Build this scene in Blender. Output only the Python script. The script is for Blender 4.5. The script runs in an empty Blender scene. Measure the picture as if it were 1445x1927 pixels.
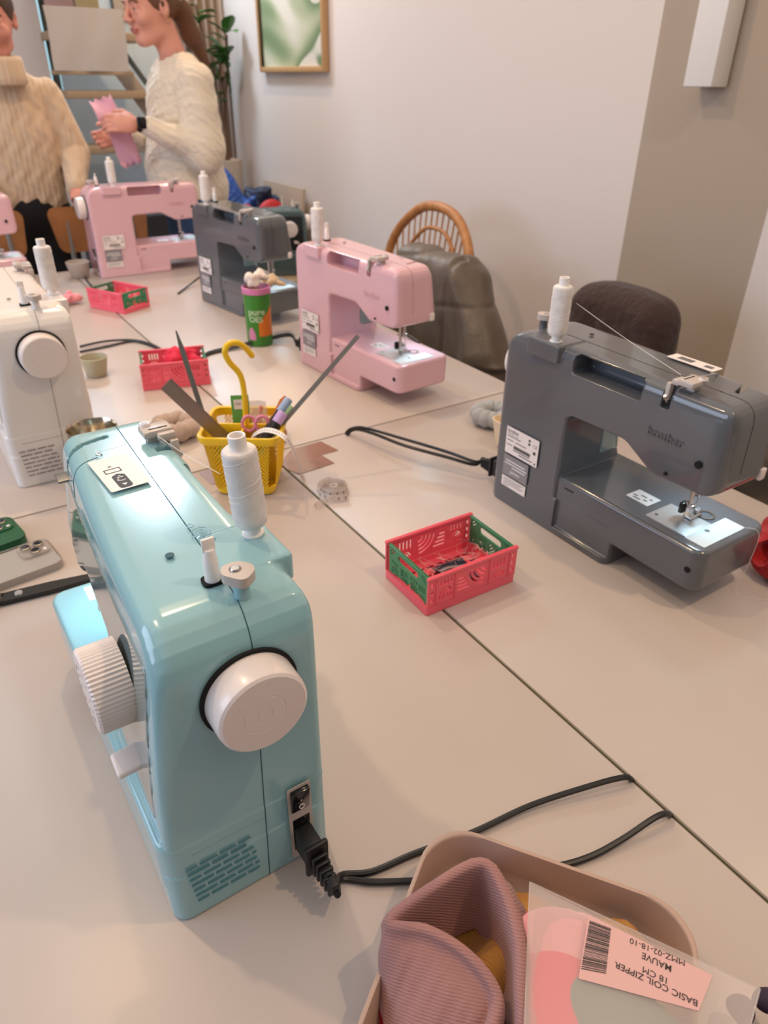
import bpy, bmesh, math, random
import numpy as np
from mathutils import Vector, Matrix, Euler, Quaternion

random.seed(7)
np.random.seed(7)
SC = bpy.context.scene
COL = SC.collection
PI = math.pi
T = 0.74                       # height of the table tops above the floor

# ------------------------------------------------------------------ camera (24 mm equivalent phone lens, held 0.6 m above the table)
F_PX, CX, CY, HC = 1336.0, 722.5, 963.5, 0.604
def _n(v): return v / np.linalg.norm(v)
_d = _n(np.array([700 - CX, 3160 - CY, F_PX]))
_y = np.array([-290 - CX, 140 - CY, F_PX]); _y = _n(_y - _d * np.dot(_d, _y))
_x = np.cross(_d, _y)
if _x[0] < 0: _x = -_x
RW = np.array([_x, _y, -_d])   # camera axes -> room axes
CAM = np.array([0, 0, T + HC])

def on(px, py, z=0.0):
    """survey point: where the sight line meets the level z above the table top"""
    r = RW @ np.array([px - CX, py - CY, F_PX]); t = (T + z - CAM[2]) / r[2]
    return Vector((CAM + t * r).tolist())
def ony(px, py, y):
    r = RW @ np.array([px - CX, py - CY, F_PX]); t = y / r[1]
    return Vector((CAM + t * r).tolist())
def onx(px, py, x):
    r = RW @ np.array([px - CX, py - CY, F_PX]); t = x / r[0]
    return Vector((CAM + t * r).tolist())

cam = bpy.data.cameras.new('camera'); co = bpy.data.objects.new('camera', cam); COL.objects.link(co)
right = RW @ np.array([1, 0, 0]); up = RW @ np.array([0, -1, 0]); back = RW @ np.array([0, 0, -1])
co.matrix_world = Matrix(((right[0], up[0], back[0], CAM[0]), (right[1], up[1], back[1], CAM[1]), (right[2], up[2], back[2], CAM[2]), (0, 0, 0, 1)))
cam.sensor_fit = 'VERTICAL'; cam.sensor_height = 34.617; cam.sensor_width = 34.617; cam.lens = 24.0
cam.clip_start = 0.02; cam.clip_end = 60
cam.dof.use_dof = True; cam.dof.focus_distance = 0.62; cam.dof.aperture_fstop = 24.0 / 3.0
SC.camera = co

# ------------------------------------------------------------------ materials
def lin(h):
    h = h.lstrip('#'); out = []
    for i in (0, 2, 4):
        c = int(h[i:i + 2], 16) / 255
        out.append(c / 12.92 if c <= 0.04045 else ((c + 0.055) / 1.055) ** 2.4)
    return (*out, 1)

def mat(name, col, rough=0.5, metal=0.0, spec=0.5, coat=0.0, sheen=0.0, var=None, bump=None, wave=None, trans=0.0, alpha=1.0, emit=None, aniso=None, sub=0.0):
    m = bpy.data.materials.new(name); m.use_nodes = True
    nt = m.node_tree; N = nt.nodes; L = nt.links; p = N['Principled BSDF']
    I = p.inputs
    I['Base Color'].default_value = lin(col); I['Roughness'].default_value = rough; I['Metallic'].default_value = metal
    I['Specular IOR Level'].default_value = spec; I['Coat Weight'].default_value = coat; I['Coat Roughness'].default_value = 0.05
    I['Sheen Weight'].default_value = sheen; I['Transmission Weight'].default_value = trans; I['Alpha'].default_value = alpha
    if sub:
        I['Subsurface Weight'].default_value = sub; I['Subsurface Radius'].default_value = (1, .5, .3); I['Subsurface Scale'].default_value = .008
    if emit:
        I['Emission Color'].default_value = lin(emit[0]); I['Emission Strength'].default_value = emit[1]
    tc = N.new('ShaderNodeTexCoord')
    if var:                                   # (second colour, scale, amount)
        nz = N.new('ShaderNodeTexNoise'); nz.inputs['Scale'].default_value = var[1]; nz.inputs['Detail'].default_value = 4
        L.new(tc.outputs['Object'], nz.inputs['Vector'])
        rp = N.new('ShaderNodeValToRGB'); rp.color_ramp.elements[0].position = .35; rp.color_ramp.elements[1].position = .68
        rp.color_ramp.elements[0].color = lin(col); rp.color_ramp.elements[1].color = lin(var[0])
        L.new(nz.outputs['Fac'], rp.inputs['Fac']); L.new(rp.outputs['Color'], I['Base Color'])
    prev = None
    if wave:                                  # (scale, distance, direction, distortion): ribs of a knit or woven cloth
        wv = N.new('ShaderNodeTexWave'); wv.inputs['Scale'].default_value = wave[0]; wv.bands_direction = wave[2]
        wv.inputs['Distortion'].default_value = wave[3]; wv.inputs['Detail'].default_value = 2; wv.inputs['Detail Scale'].default_value = 1.5
        L.new(tc.outputs['Object'], wv.inputs['Vector'])
        b = N.new('ShaderNodeBump'); b.inputs['Strength'].default_value = .8; b.inputs['Distance'].default_value = wave[1]
        L.new(wv.outputs['Fac'], b.inputs['Height']); prev = b
    if bump:                                  # (scale, distance)
        nz = N.new('ShaderNodeTexNoise'); nz.inputs['Scale'].default_value = bump[0]; nz.inputs['Detail'].default_value = 5
        L.new(tc.outputs['Object'], nz.inputs['Vector'])
        b = N.new('ShaderNodeBump'); b.inputs['Strength'].default_value = .7; b.inputs['Distance'].default_value = bump[1]
        L.new(nz.outputs['Fac'], b.inputs['Height'])
        if prev: L.new(prev.outputs['Normal'], b.inputs['Normal'])
        prev = b
    if prev: L.new(prev.outputs['Normal'], I['Normal'])
    return m

# ------------------------------------------------------------------ object records
def tag(o, label=None, cat=None, group=None, kind=None):
    if label: o['label'] = label
    if cat: o['category'] = cat
    if group: o['group'] = group
    if kind: o['kind'] = kind
    return o
def thing(name, label, cat, loc=(0, 0, 0), rotz=0.0, group=None):
    o = bpy.data.objects.new(name, None); COL.objects.link(o); o.empty_display_size = .05
    o.location = loc; o.rotation_euler = (0, 0, rotz)
    return tag(o, label, cat, group)
def kids(o): return [c for c in bpy.data.objects if c.parent is o]
def copy_tree(o, parent=None):
    c = o.copy(); COL.objects.link(c); c.parent = parent
    for ch in kids(o): copy_tree(ch, c)
    return c
def set_mat(o, m, slot=0):
    o.material_slots[slot].link = 'OBJECT'; o.material_slots[slot].material = m

# ------------------------------------------------------------------ mesh builder
def frame(o=(0, 0, 0), x=(1, 0, 0), y=(0, 1, 0), z=None):
    x = Vector(x).normalized(); y = Vector(y); y = (y - x * x.dot(y)).normalized(); z = x.cross(y)
    o = Vector(o)
    return Matrix(((x.x, y.x, z.x, o.x), (x.y, y.y, z.y, o.y), (x.z, y.z, z.z, o.z), (0, 0, 0, 1)))
def axis_frame(p0, p1):
    z = (Vector(p1) - Vector(p0)).normalized(); a = Vector((1, 0, 0)) if abs(z.x) < .9 else Vector((0, 1, 0))
    x = (a - z * a.dot(z)).normalized(); y = z.cross(x); o = Vector(p0)
    return Matrix(((x.x, y.x, z.x, o.x), (x.y, y.y, z.y, o.y), (x.z, y.z, z.z, o.z), (0, 0, 0, 1)))
def cr(pts, n=8, closed=False):
    P = [Vector(p) for p in pts]; out = []; m = len(P)
    for i in range(m if closed else m - 1):
        if closed: a, b, c, d = P[i - 1], P[i], P[(i + 1) % m], P[(i + 2) % m]
        else: a, b, c, d = P[max(i - 1, 0)], P[i], P[i + 1], P[min(i + 2, m - 1)]
        for k in range(n):
            t = k / n
            out.append(.5 * ((2 * b) + (c - a) * t + (2 * a - 5 * b + 4 * c - d) * t * t + (3 * b - a - 3 * c + d) * t ** 3))
    if not closed: out.append(P[-1].copy())
    return out

class MB:
    def __init__(s): s.v = []; s.f = []; s.m = []
    def add(s, V, Fc, m=0, M=None):
        o = len(s.v)
        for p in V:
            p = Vector(p)
            s.v.append(M @ p if M is not None else p)
        for f in Fc: s.f.append([i + o for i in f]); s.m.append(m)
        return s
    def box(s, c, d, m=0, M=None, r=0.0, seg=2):
        bm = bmesh.new(); bmesh.ops.create_cube(bm, size=1.0)
        for v in bm.verts: v.co = Vector((v.co.x * d[0], v.co.y * d[1], v.co.z * d[2]))
        if r > 0: bmesh.ops.bevel(bm, geom=bm.edges[:], offset=min(r, min(d) * .49), segments=seg, profile=.5, affect='EDGES')
        bm.verts.index_update()
        V = [v.co + Vector(c) for v in bm.verts]; Fc = [[v.index for v in f.verts] for f in bm.faces]; bm.free()
        return s.add(V, Fc, m, M)
    def lathe(s, prof, n=32, m=0, M=None, closed=False):
        V = []; Fc = []; k = len(prof)
        for (r, z) in prof:
            for i in range(n):
                a = 2 * PI * i / n; V.append((r * math.cos(a), r * math.sin(a), z))
        for j in range(k if closed else k - 1):
            j2 = (j + 1) % k
            for i in range(n):
                i2 = (i + 1) % n; Fc.append([j * n + i, j * n + i2, j2 * n + i2, j2 * n + i])
        if not closed:
            if prof[0][0] > 1e-6: Fc.append(list(range(n))[::-1])
            if prof[-1][0] > 1e-6: Fc.append([(k - 1) * n + i for i in range(n)])
        return s.add(V, Fc, m, M)
    def cyl(s, p0, p1, r0, r1=None, n=20, m=0, M=None, bev=0.0):
        r1 = r0 if r1 is None else r1; L = (Vector(p1) - Vector(p0)).length
        A = axis_frame(p0, p1)
        if M is not None: A = M @ A
        if bev > 0: pr = [(r0 - bev, 0), (r0 - bev * .3, bev * .3), (r0, bev), (r1, L - bev), (r1 - bev * .3, L - bev * .3), (r1 - bev, L)]
        else: pr = [(r0, 0), (r1, L)]
        return s.lathe(pr, n, m, A)
    def tube(s, pts, r, n=8, closed=False, m=0, M=None, flat=1.0, side=None):
        P = [Vector(p) for p in pts]; k = len(P); R = r if hasattr(r, '__len__') else [r] * k
        V = []; Fc = []; prev = None
        for i in range(k):
            if closed: t = (P[(i + 1) % k] - P[i - 1]).normalized()
            else: t = (P[min(i + 1, k - 1)] - P[max(i - 1, 0)]).normalized()
            if prev is None:
                a = Vector(side) if side is not None else (Vector((0, 0, 1)) if abs(t.z) < .9 else Vector((1, 0, 0)))
            else: a = prev
            x = (a - t * a.dot(t)).normalized(); y = t.cross(x); prev = x
            for j in range(n):
                q = 2 * PI * j / n; V.append(P[i] + x * (R[i] * flat * math.cos(q)) + y * (R[i] * math.sin(q)))
        for i in range(k if closed else k - 1):
            i2 = (i + 1) % k
            for j in range(n):
                j2 = (j + 1) % n; Fc.append([i * n + j, i * n + j2, i2 * n + j2, i2 * n + j])
        if not closed:
            Fc.append(list(range(n))[::-1]); Fc.append([(k - 1) * n + j for j in range(n)])
        return s.add(V, Fc, m, M)
    def prism(s, poly, z0, z1, m=0, M=None):
        n = len(poly); V = [(p[0], p[1], z0) for p in poly] + [(p[0], p[1], z1) for p in poly]
        Fc = [list(range(n))[::-1], list(range(n, 2 * n))] + [[i, (i + 1) % n, n + (i + 1) % n, n + i] for i in range(n)]
        return s.add(V, Fc, m, M)
    def grid(s, rows, cu=False, cv=False, m=0, M=None):
        nu = len(rows); nv = len(rows[0]); V = [p for r in rows for p in r]; Fc = []
        for i in range(nu if cu else nu - 1):
            for j in range(nv if cv else nv - 1):
                i2 = (i + 1) % nu; j2 = (j + 1) % nv
                Fc.append([i * nv + j, i * nv + j2, i2 * nv + j2, i2 * nv + j])
        return s.add(V, Fc, m, M)
    def sheet(s, rows, th, m=0, M=None):
        """a cloth or paper sheet with thickness"""
        nu = len(rows); nv = len(rows[0]); top = []; bot = []
        P = [[Vector(p) for p in r] for r in rows]
        for i in range(nu):
            a = []; b = []
            for j in range(nv):
                du = P[min(i + 1, nu - 1)][j] - P[max(i - 1, 0)][j]; dv = P[i][min(j + 1, nv - 1)] - P[i][max(j - 1, 0)]
                nn = du.cross(dv)
                nn = nn.normalized() * th * .5 if nn.length > 1e-12 else Vector((0, 0, th * .5))
                a.append(P[i][j] + nn); b.append(P[i][j] - nn)
            top.append(a); bot.append(b)
        s.grid(top, m=m, M=M); s.grid([r[::-1] for r in bot], m=m, M=M)
        eg = [(i, 0) for i in range(nu)] + [(nu - 1, j) for j in range(1, nv)] + [(i, nv - 1) for i in range(nu - 2, -1, -1)] + [(0, j) for j in range(nv - 2, 0, -1)]
        s.grid([[top[i][j] for i, j in eg], [bot[i][j] for i, j in eg]], cv=True, m=m, M=M)
        return s
    def text(s, body, size, M, m=0, ext=0.0, align='LEFT', off=0.0, sx=1.0):
        cu = bpy.data.curves.new('lettering', 'FONT'); cu.body = body; cu.size = size; cu.extrude = ext; cu.align_x = align; cu.offset = off; cu.resolution_u = 3
        o = bpy.data.objects.new('lettering', cu); COL.objects.link(o)
        me = bpy.data.meshes.new_from_object(o.evaluated_get(bpy.context.evaluated_depsgraph_get()))
        s.add([(v.co.x * sx, v.co.y, v.co.z) for v in me.vertices], [list(p.vertices) for p in me.polygons], m, M)
        bpy.data.objects.remove(o); bpy.data.curves.remove(cu); bpy.data.meshes.remove(me)
        return s
    def panel(s, outer, holes, th, M, m=0):
        """flat plate with cut-outs"""
        cu = bpy.data.curves.new('plate', 'CURVE'); cu.dimensions = '2D'; cu.fill_mode = 'BOTH'; cu.extrude = th / 2
        for pl in [outer] + holes:
            sp = cu.splines.new('POLY'); sp.points.add(len(pl) - 1); sp.use_cyclic_u = True
            for i, p in enumerate(pl): sp.points[i].co = (p[0], p[1], 0, 1)
        o = bpy.data.objects.new('plate', cu); COL.objects.link(o)
        me = bpy.data.meshes.new_from_object(o.evaluated_get(bpy.context.evaluated_depsgraph_get()))
        s.add([v.co.copy() for v in me.vertices], [list(p.vertices) for p in me.polygons], m, M)
        bpy.data.objects.remove(o); bpy.data.curves.remove(cu); bpy.data.meshes.remove(me)
        return s
    def build(s, name, mats, parent=None, smooth=38, weld=True, loc=None, normals=None):
        me = bpy.data.meshes.new(name)
        me.from_pydata([tuple(v) for v in s.v], [], s.f)
        if not isinstance(mats, (list, tuple)): mats = [mats]
        for m in mats: me.materials.append(m)
        me.polygons.foreach_set('material_index', s.m)
        if weld and normals is None:
            bm = bmesh.new(); bm.from_mesh(me); bmesh.ops.remove_doubles(bm, verts=bm.verts[:], dist=1e-6)
            bmesh.ops.recalc_face_normals(bm, faces=bm.faces[:]); bm.to_mesh(me); bm.free()
        me.polygons.foreach_set('use_smooth', [True] * len(me.polygons))
        if normals is not None: me.normals_split_custom_set_from_vertices(normals)
        elif smooth < 179: me.set_sharp_from_angle(angle=math.radians(smooth))
        me.update()
        o = bpy.data.objects.new(name, me); COL.objects.link(o)
        if parent is not None: o.parent = parent
        if loc is not None: o.location = loc
        return o

# ------------------------------------------------------------------ distance-field solids (continuous moulded bodies, bodies of people, cloth)
def smin(a, b, k):
    h = np.clip(.5 + .5 * (b - a) / k, 0, 1); return b * (1 - h) + a * h - k * h * (1 - h)
def rint(a, b, r):
    u = np.maximum(a + r, 0); v = np.maximum(b + r, 0); return np.minimum(-r, np.maximum(a, b)) + np.sqrt(u * u + v * v)
def s_ball(P, c, r): return np.linalg.norm(P - np.array(c), axis=1) - r
def s_ell(P, c, r, R=None):
    q = P - np.array(c)
    if R is not None: q = q @ np.array(R)
    r = np.array(r); k0 = np.linalg.norm(q / r, axis=1); k1 = np.linalg.norm(q / (r * r), axis=1) + 1e-9
    return k0 * (k0 - 1) / k1
def s_cap(P, a, b, ra, rb=None):
    rb = ra if rb is None else rb; a = np.array(a, float); b = np.array(b, float); ba = b - a
    t = np.clip(((P - a) @ ba) / (ba @ ba), 0, 1)
    return np.linalg.norm(P - a - t[:, None] * ba, axis=1) - (ra + (rb - ra) * t)
def s_box(P, c, h, r=0.0):
    q = np.abs(P - np.array(c)) - (np.array(h) - r)
    return np.linalg.norm(np.maximum(q, 0), axis=1) + np.minimum(q.max(axis=1), 0) - r
def s_rect(a, b, ca, cb, ha, hb, r):
    qa = np.abs(a - ca) - (ha - r); qb = np.abs(b - cb) - (hb - r)
    return np.sqrt(np.maximum(qa, 0) ** 2 + np.maximum(qb, 0) ** 2) + np.minimum(np.maximum(qa, qb), 0) - r
def fillet(pts, seg=6):
    out = []; n = len(pts)
    for i in range(n):
        p = Vector(pts[i][:2]); r = pts[i][2]; a = (Vector(pts[i - 1][:2]) - p); b = (Vector(pts[(i + 1) % n][:2]) - p)
        if r < 1e-5: out.append((p.x, p.y)); continue
        la, lb = a.length, b.length; a.normalize(); b.normalize()
        ang = math.acos(max(-1, min(1, a.dot(b)))); d = min(r / math.tan(ang / 2), la * .49, lb * .49); r = d * math.tan(ang / 2)
        c = p + (a + b).normalized() * (r / math.sin(ang / 2)); s0 = p + a * d; s1 = p + b * d
        a0 = math.atan2(s0.y - c.y, s0.x - c.x); a1 = math.atan2(s1.y - c.y, s1.x - c.x); da = (a1 - a0 + PI) % (2 * PI) - PI
        for k in range(seg + 1):
            q = a0 + da * k / seg; out.append((c.x + r * math.cos(q), c.y + r * math.sin(q)))
    return out
def s_poly(x, y, poly):
    d = np.full(x.shape, 1e9); sg = np.ones(x.shape); n = len(poly)
    for i in range(n):
        ax, ay = poly[i]; bx, by = poly[i - 1]; ex, ey = bx - ax, by - ay; wx, wy = x - ax, y - ay
        t = np.clip((wx * ex + wy * ey) / (ex * ex + ey * ey + 1e-18), 0, 1)
        d = np.minimum(d, (wx - ex * t) ** 2 + (wy - ey * t) ** 2)
        c1 = y >= ay; c2 = y < by; c3 = ex * wy > ey * wx
        fl = (c1 & c2 & c3) | (~c1 & ~c2 & ~c3); sg = np.where(fl, -sg, sg)
    return sg * np.sqrt(d)
def nets(Fn, lo, hi, h, proj=2):
    lo = np.array(lo, float); hi = np.array(hi, float); n = np.ceil((hi - lo) / h).astype(int) + 1
    ax = [lo[i] + h * np.arange(n[i]) for i in range(3)]
    G = np.stack(np.meshgrid(*ax, indexing='ij'), -1).reshape(-1, 3)
    def ev(P):
        out = np.empty(len(P))
        for i in range(0, len(P), 150000): out[i:i + 150000] = Fn(P[i:i + 150000])
        return out
    D = ev(G).reshape(n); S = D < 0
    cn = n - 1; cnt = np.zeros(cn, int); acc = np.zeros((*cn, 3))
    sl = lambda o: tuple(slice(o[i], o[i] + cn[i]) for i in range(3))
    for axn in range(3):
        o1, o2 = [(1, 2), (0, 2), (0, 1)][axn]
        for p in (0, 1):
            for q in (0, 1):
                a = [0, 0, 0]; a[o1] = p; a[o2] = q; b = list(a); b[axn] = 1
                da = D[sl(a)]; db = D[sl(b)]; cr_ = S[sl(a)] != S[sl(b)]
                t = np.where(cr_, da / np.where(da == db, 1, da - db), 0)
                off = np.zeros((*cn, 3)); off[..., o1] = p; off[..., o2] = q; off[..., axn] = t
                acc += off * cr_[..., None]; cnt += cr_
    act = cnt > 0; idx = -np.ones(cn, int); idx[act] = np.arange(act.sum())
    base = np.stack(np.nonzero(act), -1)
    V = lo + h * (base + acc[act] / cnt[act][:, None])
    quads = []
    for axn in range(3):
        o1, o2 = [(1, 2), (2, 0), (0, 1)][axn]
        m0 = [slice(None)] * 3; m1 = [slice(None)] * 3; m0[axn] = slice(0, -1); m1[axn] = slice(1, None)
        A = S[tuple(m0)]; B = S[tuple(m1)]; E = np.stack(np.nonzero(A != B), -1)
        ok = (E[:, o1] > 0) & (E[:, o2] > 0) & (E[:, o1] < n[o1] - 1) & (E[:, o2] < n[o2] - 1); E = E[ok]
        if not len(E): continue
        flip = A[tuple(E.T)]
        def cell(d1, d2):
            c = E.copy(); c[:, o1] -= d1; c[:, o2] -= d2; return idx[tuple(c.T)]
        q = np.stack([cell(1, 1), cell(0, 1), cell(0, 0), cell(1, 0)], -1)
        q[~flip] = q[~flip][:, ::-1]; quads.append(q)
    Q = np.concatenate(quads)
    def grad(P, e):
        g = np.stack([ev(P + np.eye(3)[i] * e) - ev(P - np.eye(3)[i] * e) for i in range(3)], -1) / (2 * e); return g
    for _ in range(proj):
        g = grad(V, h * .2); d = ev(V); gl = (g * g).sum(1) + 1e-9
        st = -(d / gl)[:, None] * g; l = np.linalg.norm(st, axis=1, keepdims=True); V = V + st * np.minimum(1, .7 * h / (l + 1e-12))
    g = grad(V, h * .25); nrm = g / (np.linalg.norm(g, axis=1, keepdims=True) + 1e-12)
    return V, Q, nrm
def solid(name, Fn, lo, hi, h, m, parent=None, loc=None):
    V, Q, nr = nets(Fn, lo, hi, h)
    me = bpy.data.meshes.new(name); me.from_pydata(V.tolist(), [], Q.tolist()); me.materials.append(m)
    me.polygons.foreach_set('use_smooth', [True] * len(me.polygons)); me.normals_split_custom_set_from_vertices(nr.tolist()); me.update()
    o = bpy.data.objects.new(name, me); COL.objects.link(o)
    if parent is not None: o.parent = parent
    if loc is not None: o.location = loc
    return o
# ------------------------------------------------------------------ materials of the place
M_table = mat('table_laminate', 'c6bab3', .34, spec=.45, var=('c1b4ad', 3.0, 1), bump=(900, .00004))
M_edge = mat('table_edge_band', '877d6c', .5)
M_steel_leg = mat('powder_coated_steel', '8c8a86', .45, metal=.6)
M_teal = mat('teal_plastic', '93c0c9', .16, spec=.5, coat=.3)
M_tealmid = mat('teal_seam', '6ea4ab', .4)
M_tealvent = mat('teal_vent', '4a7f8b', .6)
M_tealdark = mat('teal_gap_shade', '2d5a68', .6)  # shade inside the grooves, put into the colour of thin seam beads
M_grey = mat('grey_plastic', '606267', .14, spec=.5, coat=.35)
M_pink = mat('pink_plastic', 'e0b5be', .18, spec=.5, coat=.3)
M_white_pl = mat('white_plastic_shell', 'e9e4e2', .18, spec=.5, coat=.3)
M_petrol = mat('petrol_plastic', '4d6266', .25, coat=.2)
M_gap = mat('panel_gap_shade', '2b2c30', .7)
M_pinkgap = mat('pink_gap_shade', '9a6c74', .7)
M_whitegap = mat('white_gap_shade', '86817f', .7)
M_cream = mat('ivory_plastic', 'ebe0dd', .25, coat=.1)
M_cream2 = mat('grey_beige_plastic', 'c3b8b1', .35)
M_panel = mat('smoked_front_panel', '8b9b9a', .05, spec=.8, coat=.6)
M_panel_dark = mat('black_front_panel', '26282a', .12, coat=.4)
M_black = mat('black_rubber', '17171a', .45, bump=(300, .0001))
M_blackgl = mat('black_gloss', '121214', .15)
M_hole = mat('dark_hole', '111113', .9)
M_metal = mat('bright_steel', 'c9c7c4', .22, metal=1.0)
M_plate = mat('brushed_plate', 'd6d6d6', .35, metal=.7)
M_metal2 = mat('satin_steel', '9a958f', .38, metal=1.0, bump=(400, .00003))
M_labelw = mat('white_label', 'efe6e2', .4)
M_labelg = mat('grey_label', '8b878a', .4)
M_ink = mat('black_ink', '1d1d22', .5)
M_inkg = mat('grey_ink', '6d6a6a', .5)
M_inkw = mat('white_ink', 'f2eeee', .5)
M_thread = mat('white_thread', 'f4eeea', .8, sheen=.3, wave=(900, .00012, 'Z', .6), var=('e3dcda', 70, 1))
M_tubew = mat('white_tube', 'f6f1ee', .35)
M_led = mat('needle_light', 'ffffff', .5, emit=('c4ecff', 95.0))
M_plateblue = mat('bobbin_cover', 'e6f0f2', .12, coat=.3)
M_red = mat('coral_red_plastic', 'f56577', .38)
M_green = mat('green_plastic', '3a8a60', .38)
M_yellow = mat('yellow_plastic', 'f2c41c', .34)
M_cord = mat('black_cord', '1b1a1c', .4)
M_tape = mat('brown_packing_tape', '8f6753', .22, coat=.3)
M_tray = mat('taupe_tray', 'bb9f90', .42)
M_wall = mat('white_wall_paint', 'e0d6d0', .85, bump=(260, .0006))
M_taupe = mat('taupe_wall_paint', 'b0a08f', .85, bump=(220, .0006))
M_backwall = mat('back_wall_paint', 'bfc2c2', .85)
M_floor = mat('grey_floor', '8d857c', .6, var=('837b72', 5, 1))
M_wood = mat('light_wood', 'b28a66', .5, var=('9c7655', 14, 1))
M_rattan = mat('rattan_cane', 'bd8450', .5, var=('a66c3c', 40, 1))
M_olive = mat('olive_quilted_nylon', '5f5246', .45, sheen=.1, bump=(22, .006))
M_brown = mat('dark_brown_pile', '37221d', .85, sheen=.15, bump=(70, .008))
M_taupejk = mat('taupe_wool', '6a5b4e', .85, sheen=.3, bump=(60, .004))
M_skin = mat('skin', 'd99a86', .55, sub=.15)
M_skin2 = mat('skin_warm', 'cf8d7c', .55, sub=.15)
M_hair = mat('brown_hair', '4a2f20', .45, wave=(60, .004, 'X', 4))
M_hair2 = mat('auburn_hair', '70472a', .42, wave=(60, .004, 'X', 4))
M_knit1 = mat('oatmeal_cable_knit', 'cdb499', .95, sheen=.2, wave=(16, .0022, 'X', 2.5), bump=(170, .0016))
M_knit2 = mat('cream_knit', 'e3d6c2', .95, sheen=.2, wave=(17, .0028, 'DIAGONAL', 6), bump=(170, .0018))
M_trouser = mat('black_cloth', '17161a', .9)
M_jeans = mat('blue_denim', '2c4263', .9, bump=(300, .001))
M_pinkcloth = mat('pink_cloth', 'eab2c6', .85)
M_scarlet = mat('scarlet_fleece', 'b01a1f', .95, sheen=.15, bump=(160, .003))
M_mauve = mat('mauve_rib_knit', 'a37672', .9, sheen=.15, wave=(170, .0004, 'DIAGONAL', 1.8), bump=(700, .0005))
M_mustard = mat('mustard_rib_knit', 'bd8334', .9, sheen=.15, wave=(120, .0014, 'X', .8), bump=(700, .0004))
M_beigefab = mat('beige_velvet', 'b9a294', .8, sheen=.4, bump=(90, .002))
M_greyfab = mat('grey_velvet', '9fa0a1', .8, sheen=.4, bump=(90, .002))
M_brownfab = mat('rust_velvet', '96552f', .8, sheen=.4, bump=(90, .002))
M_navy = mat('navy_cloth', '24283c', .9, bump=(200, .002))
M_gcase = mat('green_silicone_case', '1f5a3a', .5)
M_pgrey = mat('phone_back_grey', 'a7a19c', .25, coat=.4)
M_lens = mat('camera_lens', '15171b', .05, coat=.6)
M_blue = mat('blue_woven_bag', '1f4fa0', .45, bump=(24, .012))
M_navybag = mat('navy_bag', '1c2a4a', .6, bump=(24, .012))
M_redbag = mat('red_bag', 'c0242a', .5, bump=(20, .008))
M_card = mat('beige_board', 'b3a190', .7)
M_curtain = mat('beige_curtain', 'b5a294', .9, bump=(60, .001))
M_leaf = mat('dark_green_leaf', '2f5a26', .4, var=('4d7a33', 12, 1))
M_stem = mat('brown_stem', '6d5240', .8)
M_pot = mat('beige_pot', 'c3b3a2', .7)
M_paper = mat('grey_pattern_paper', 'b9b0aa', .8)
M_stair = mat('stair_tread_wood', 'a58c70', .55)
M_stringer = mat('dark_steel_stringer', '555b5a', .5)
M_risers = mat('grey_blue_panel', 'd0dade', .6)
M_dark = mat('charcoal_box', '33343a', .7)
M_frame = mat('oak_frame', 'c39a6c', .45)
M_lampw = mat('white_lamp_body', 'e9e6e2', .45)
def glassy(name, col, a, rough=.12):
    """clear or milky plastic film"""
    m = bpy.data.materials.new(name); m.use_nodes = True; nt = m.node_tree; nt.nodes.clear()
    o = nt.nodes.new('ShaderNodeOutputMaterial'); mx = nt.nodes.new('ShaderNodeMixShader'); t = nt.nodes.new('ShaderNodeBsdfTransparent')
    p = nt.nodes.new('ShaderNodeBsdfPrincipled'); p.inputs['Base Color'].default_value = lin(col); p.inputs['Roughness'].default_value = rough
    t.inputs['Color'].default_value = (.96, .95, .94, 1); mx.inputs[0].default_value = a
    nt.links.new(t.outputs[0], mx.inputs[1]); nt.links.new(p.outputs[0], mx.inputs[2]); nt.links.new(mx.outputs[0], o.inputs[0])
    return m
M_rod = mat('dull_grey_metal', '7f7b78', .5, metal=.3)
M_film = glassy('milky_plastic_film', 'ecdfdb', .30, .3)
M_clear = glassy('clear_plastic', 'efe6e0', .35, .06)
M_clear2 = glassy('clear_case_plastic', 'c9bfb8', .38, .05)
M_sky = mat('daylight_pane', 'bfe6f2', .3, emit=('a9dcec', .9))
# ------------------------------------------------------------------ the room
def struct(name, mb, m, **k):
    o = mb.build(name, m, **k); o['kind'] = 'structure'; return o
XW, YB = 1.75, 4.45
struct('floor', MB().box((0.1, 1.2, -.05), (6.6, 8.6, .1)), M_floor)
ya, yb_ = 1.435, 1.028     # the taupe bay lies between two white stretches of wall
struct('wall_right', MB().box((XW + .06, (YB + ya) / 2, 1.35), (.12, YB - ya, 2.7)), M_wall)
struct('wall_right_taupe', MB().box((XW + .06, (ya + yb_) / 2, 1.35), (.12, ya - yb_, 2.7)), M_taupe)
struct('wall_right_end', MB().box((XW + .06, (yb_ - 2.6) / 2, 1.35), (.12, yb_ + 2.6, 2.7)), M_wall)
struct('wall_back', MB().box((.6, YB + .06, 1.35), (2.4, .12, 2.7)), M_backwall)
struct('baseboard_right', MB().box((XW - .008, .9, .04), (.016, 7, .08), r=.003), M_wall)

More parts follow.
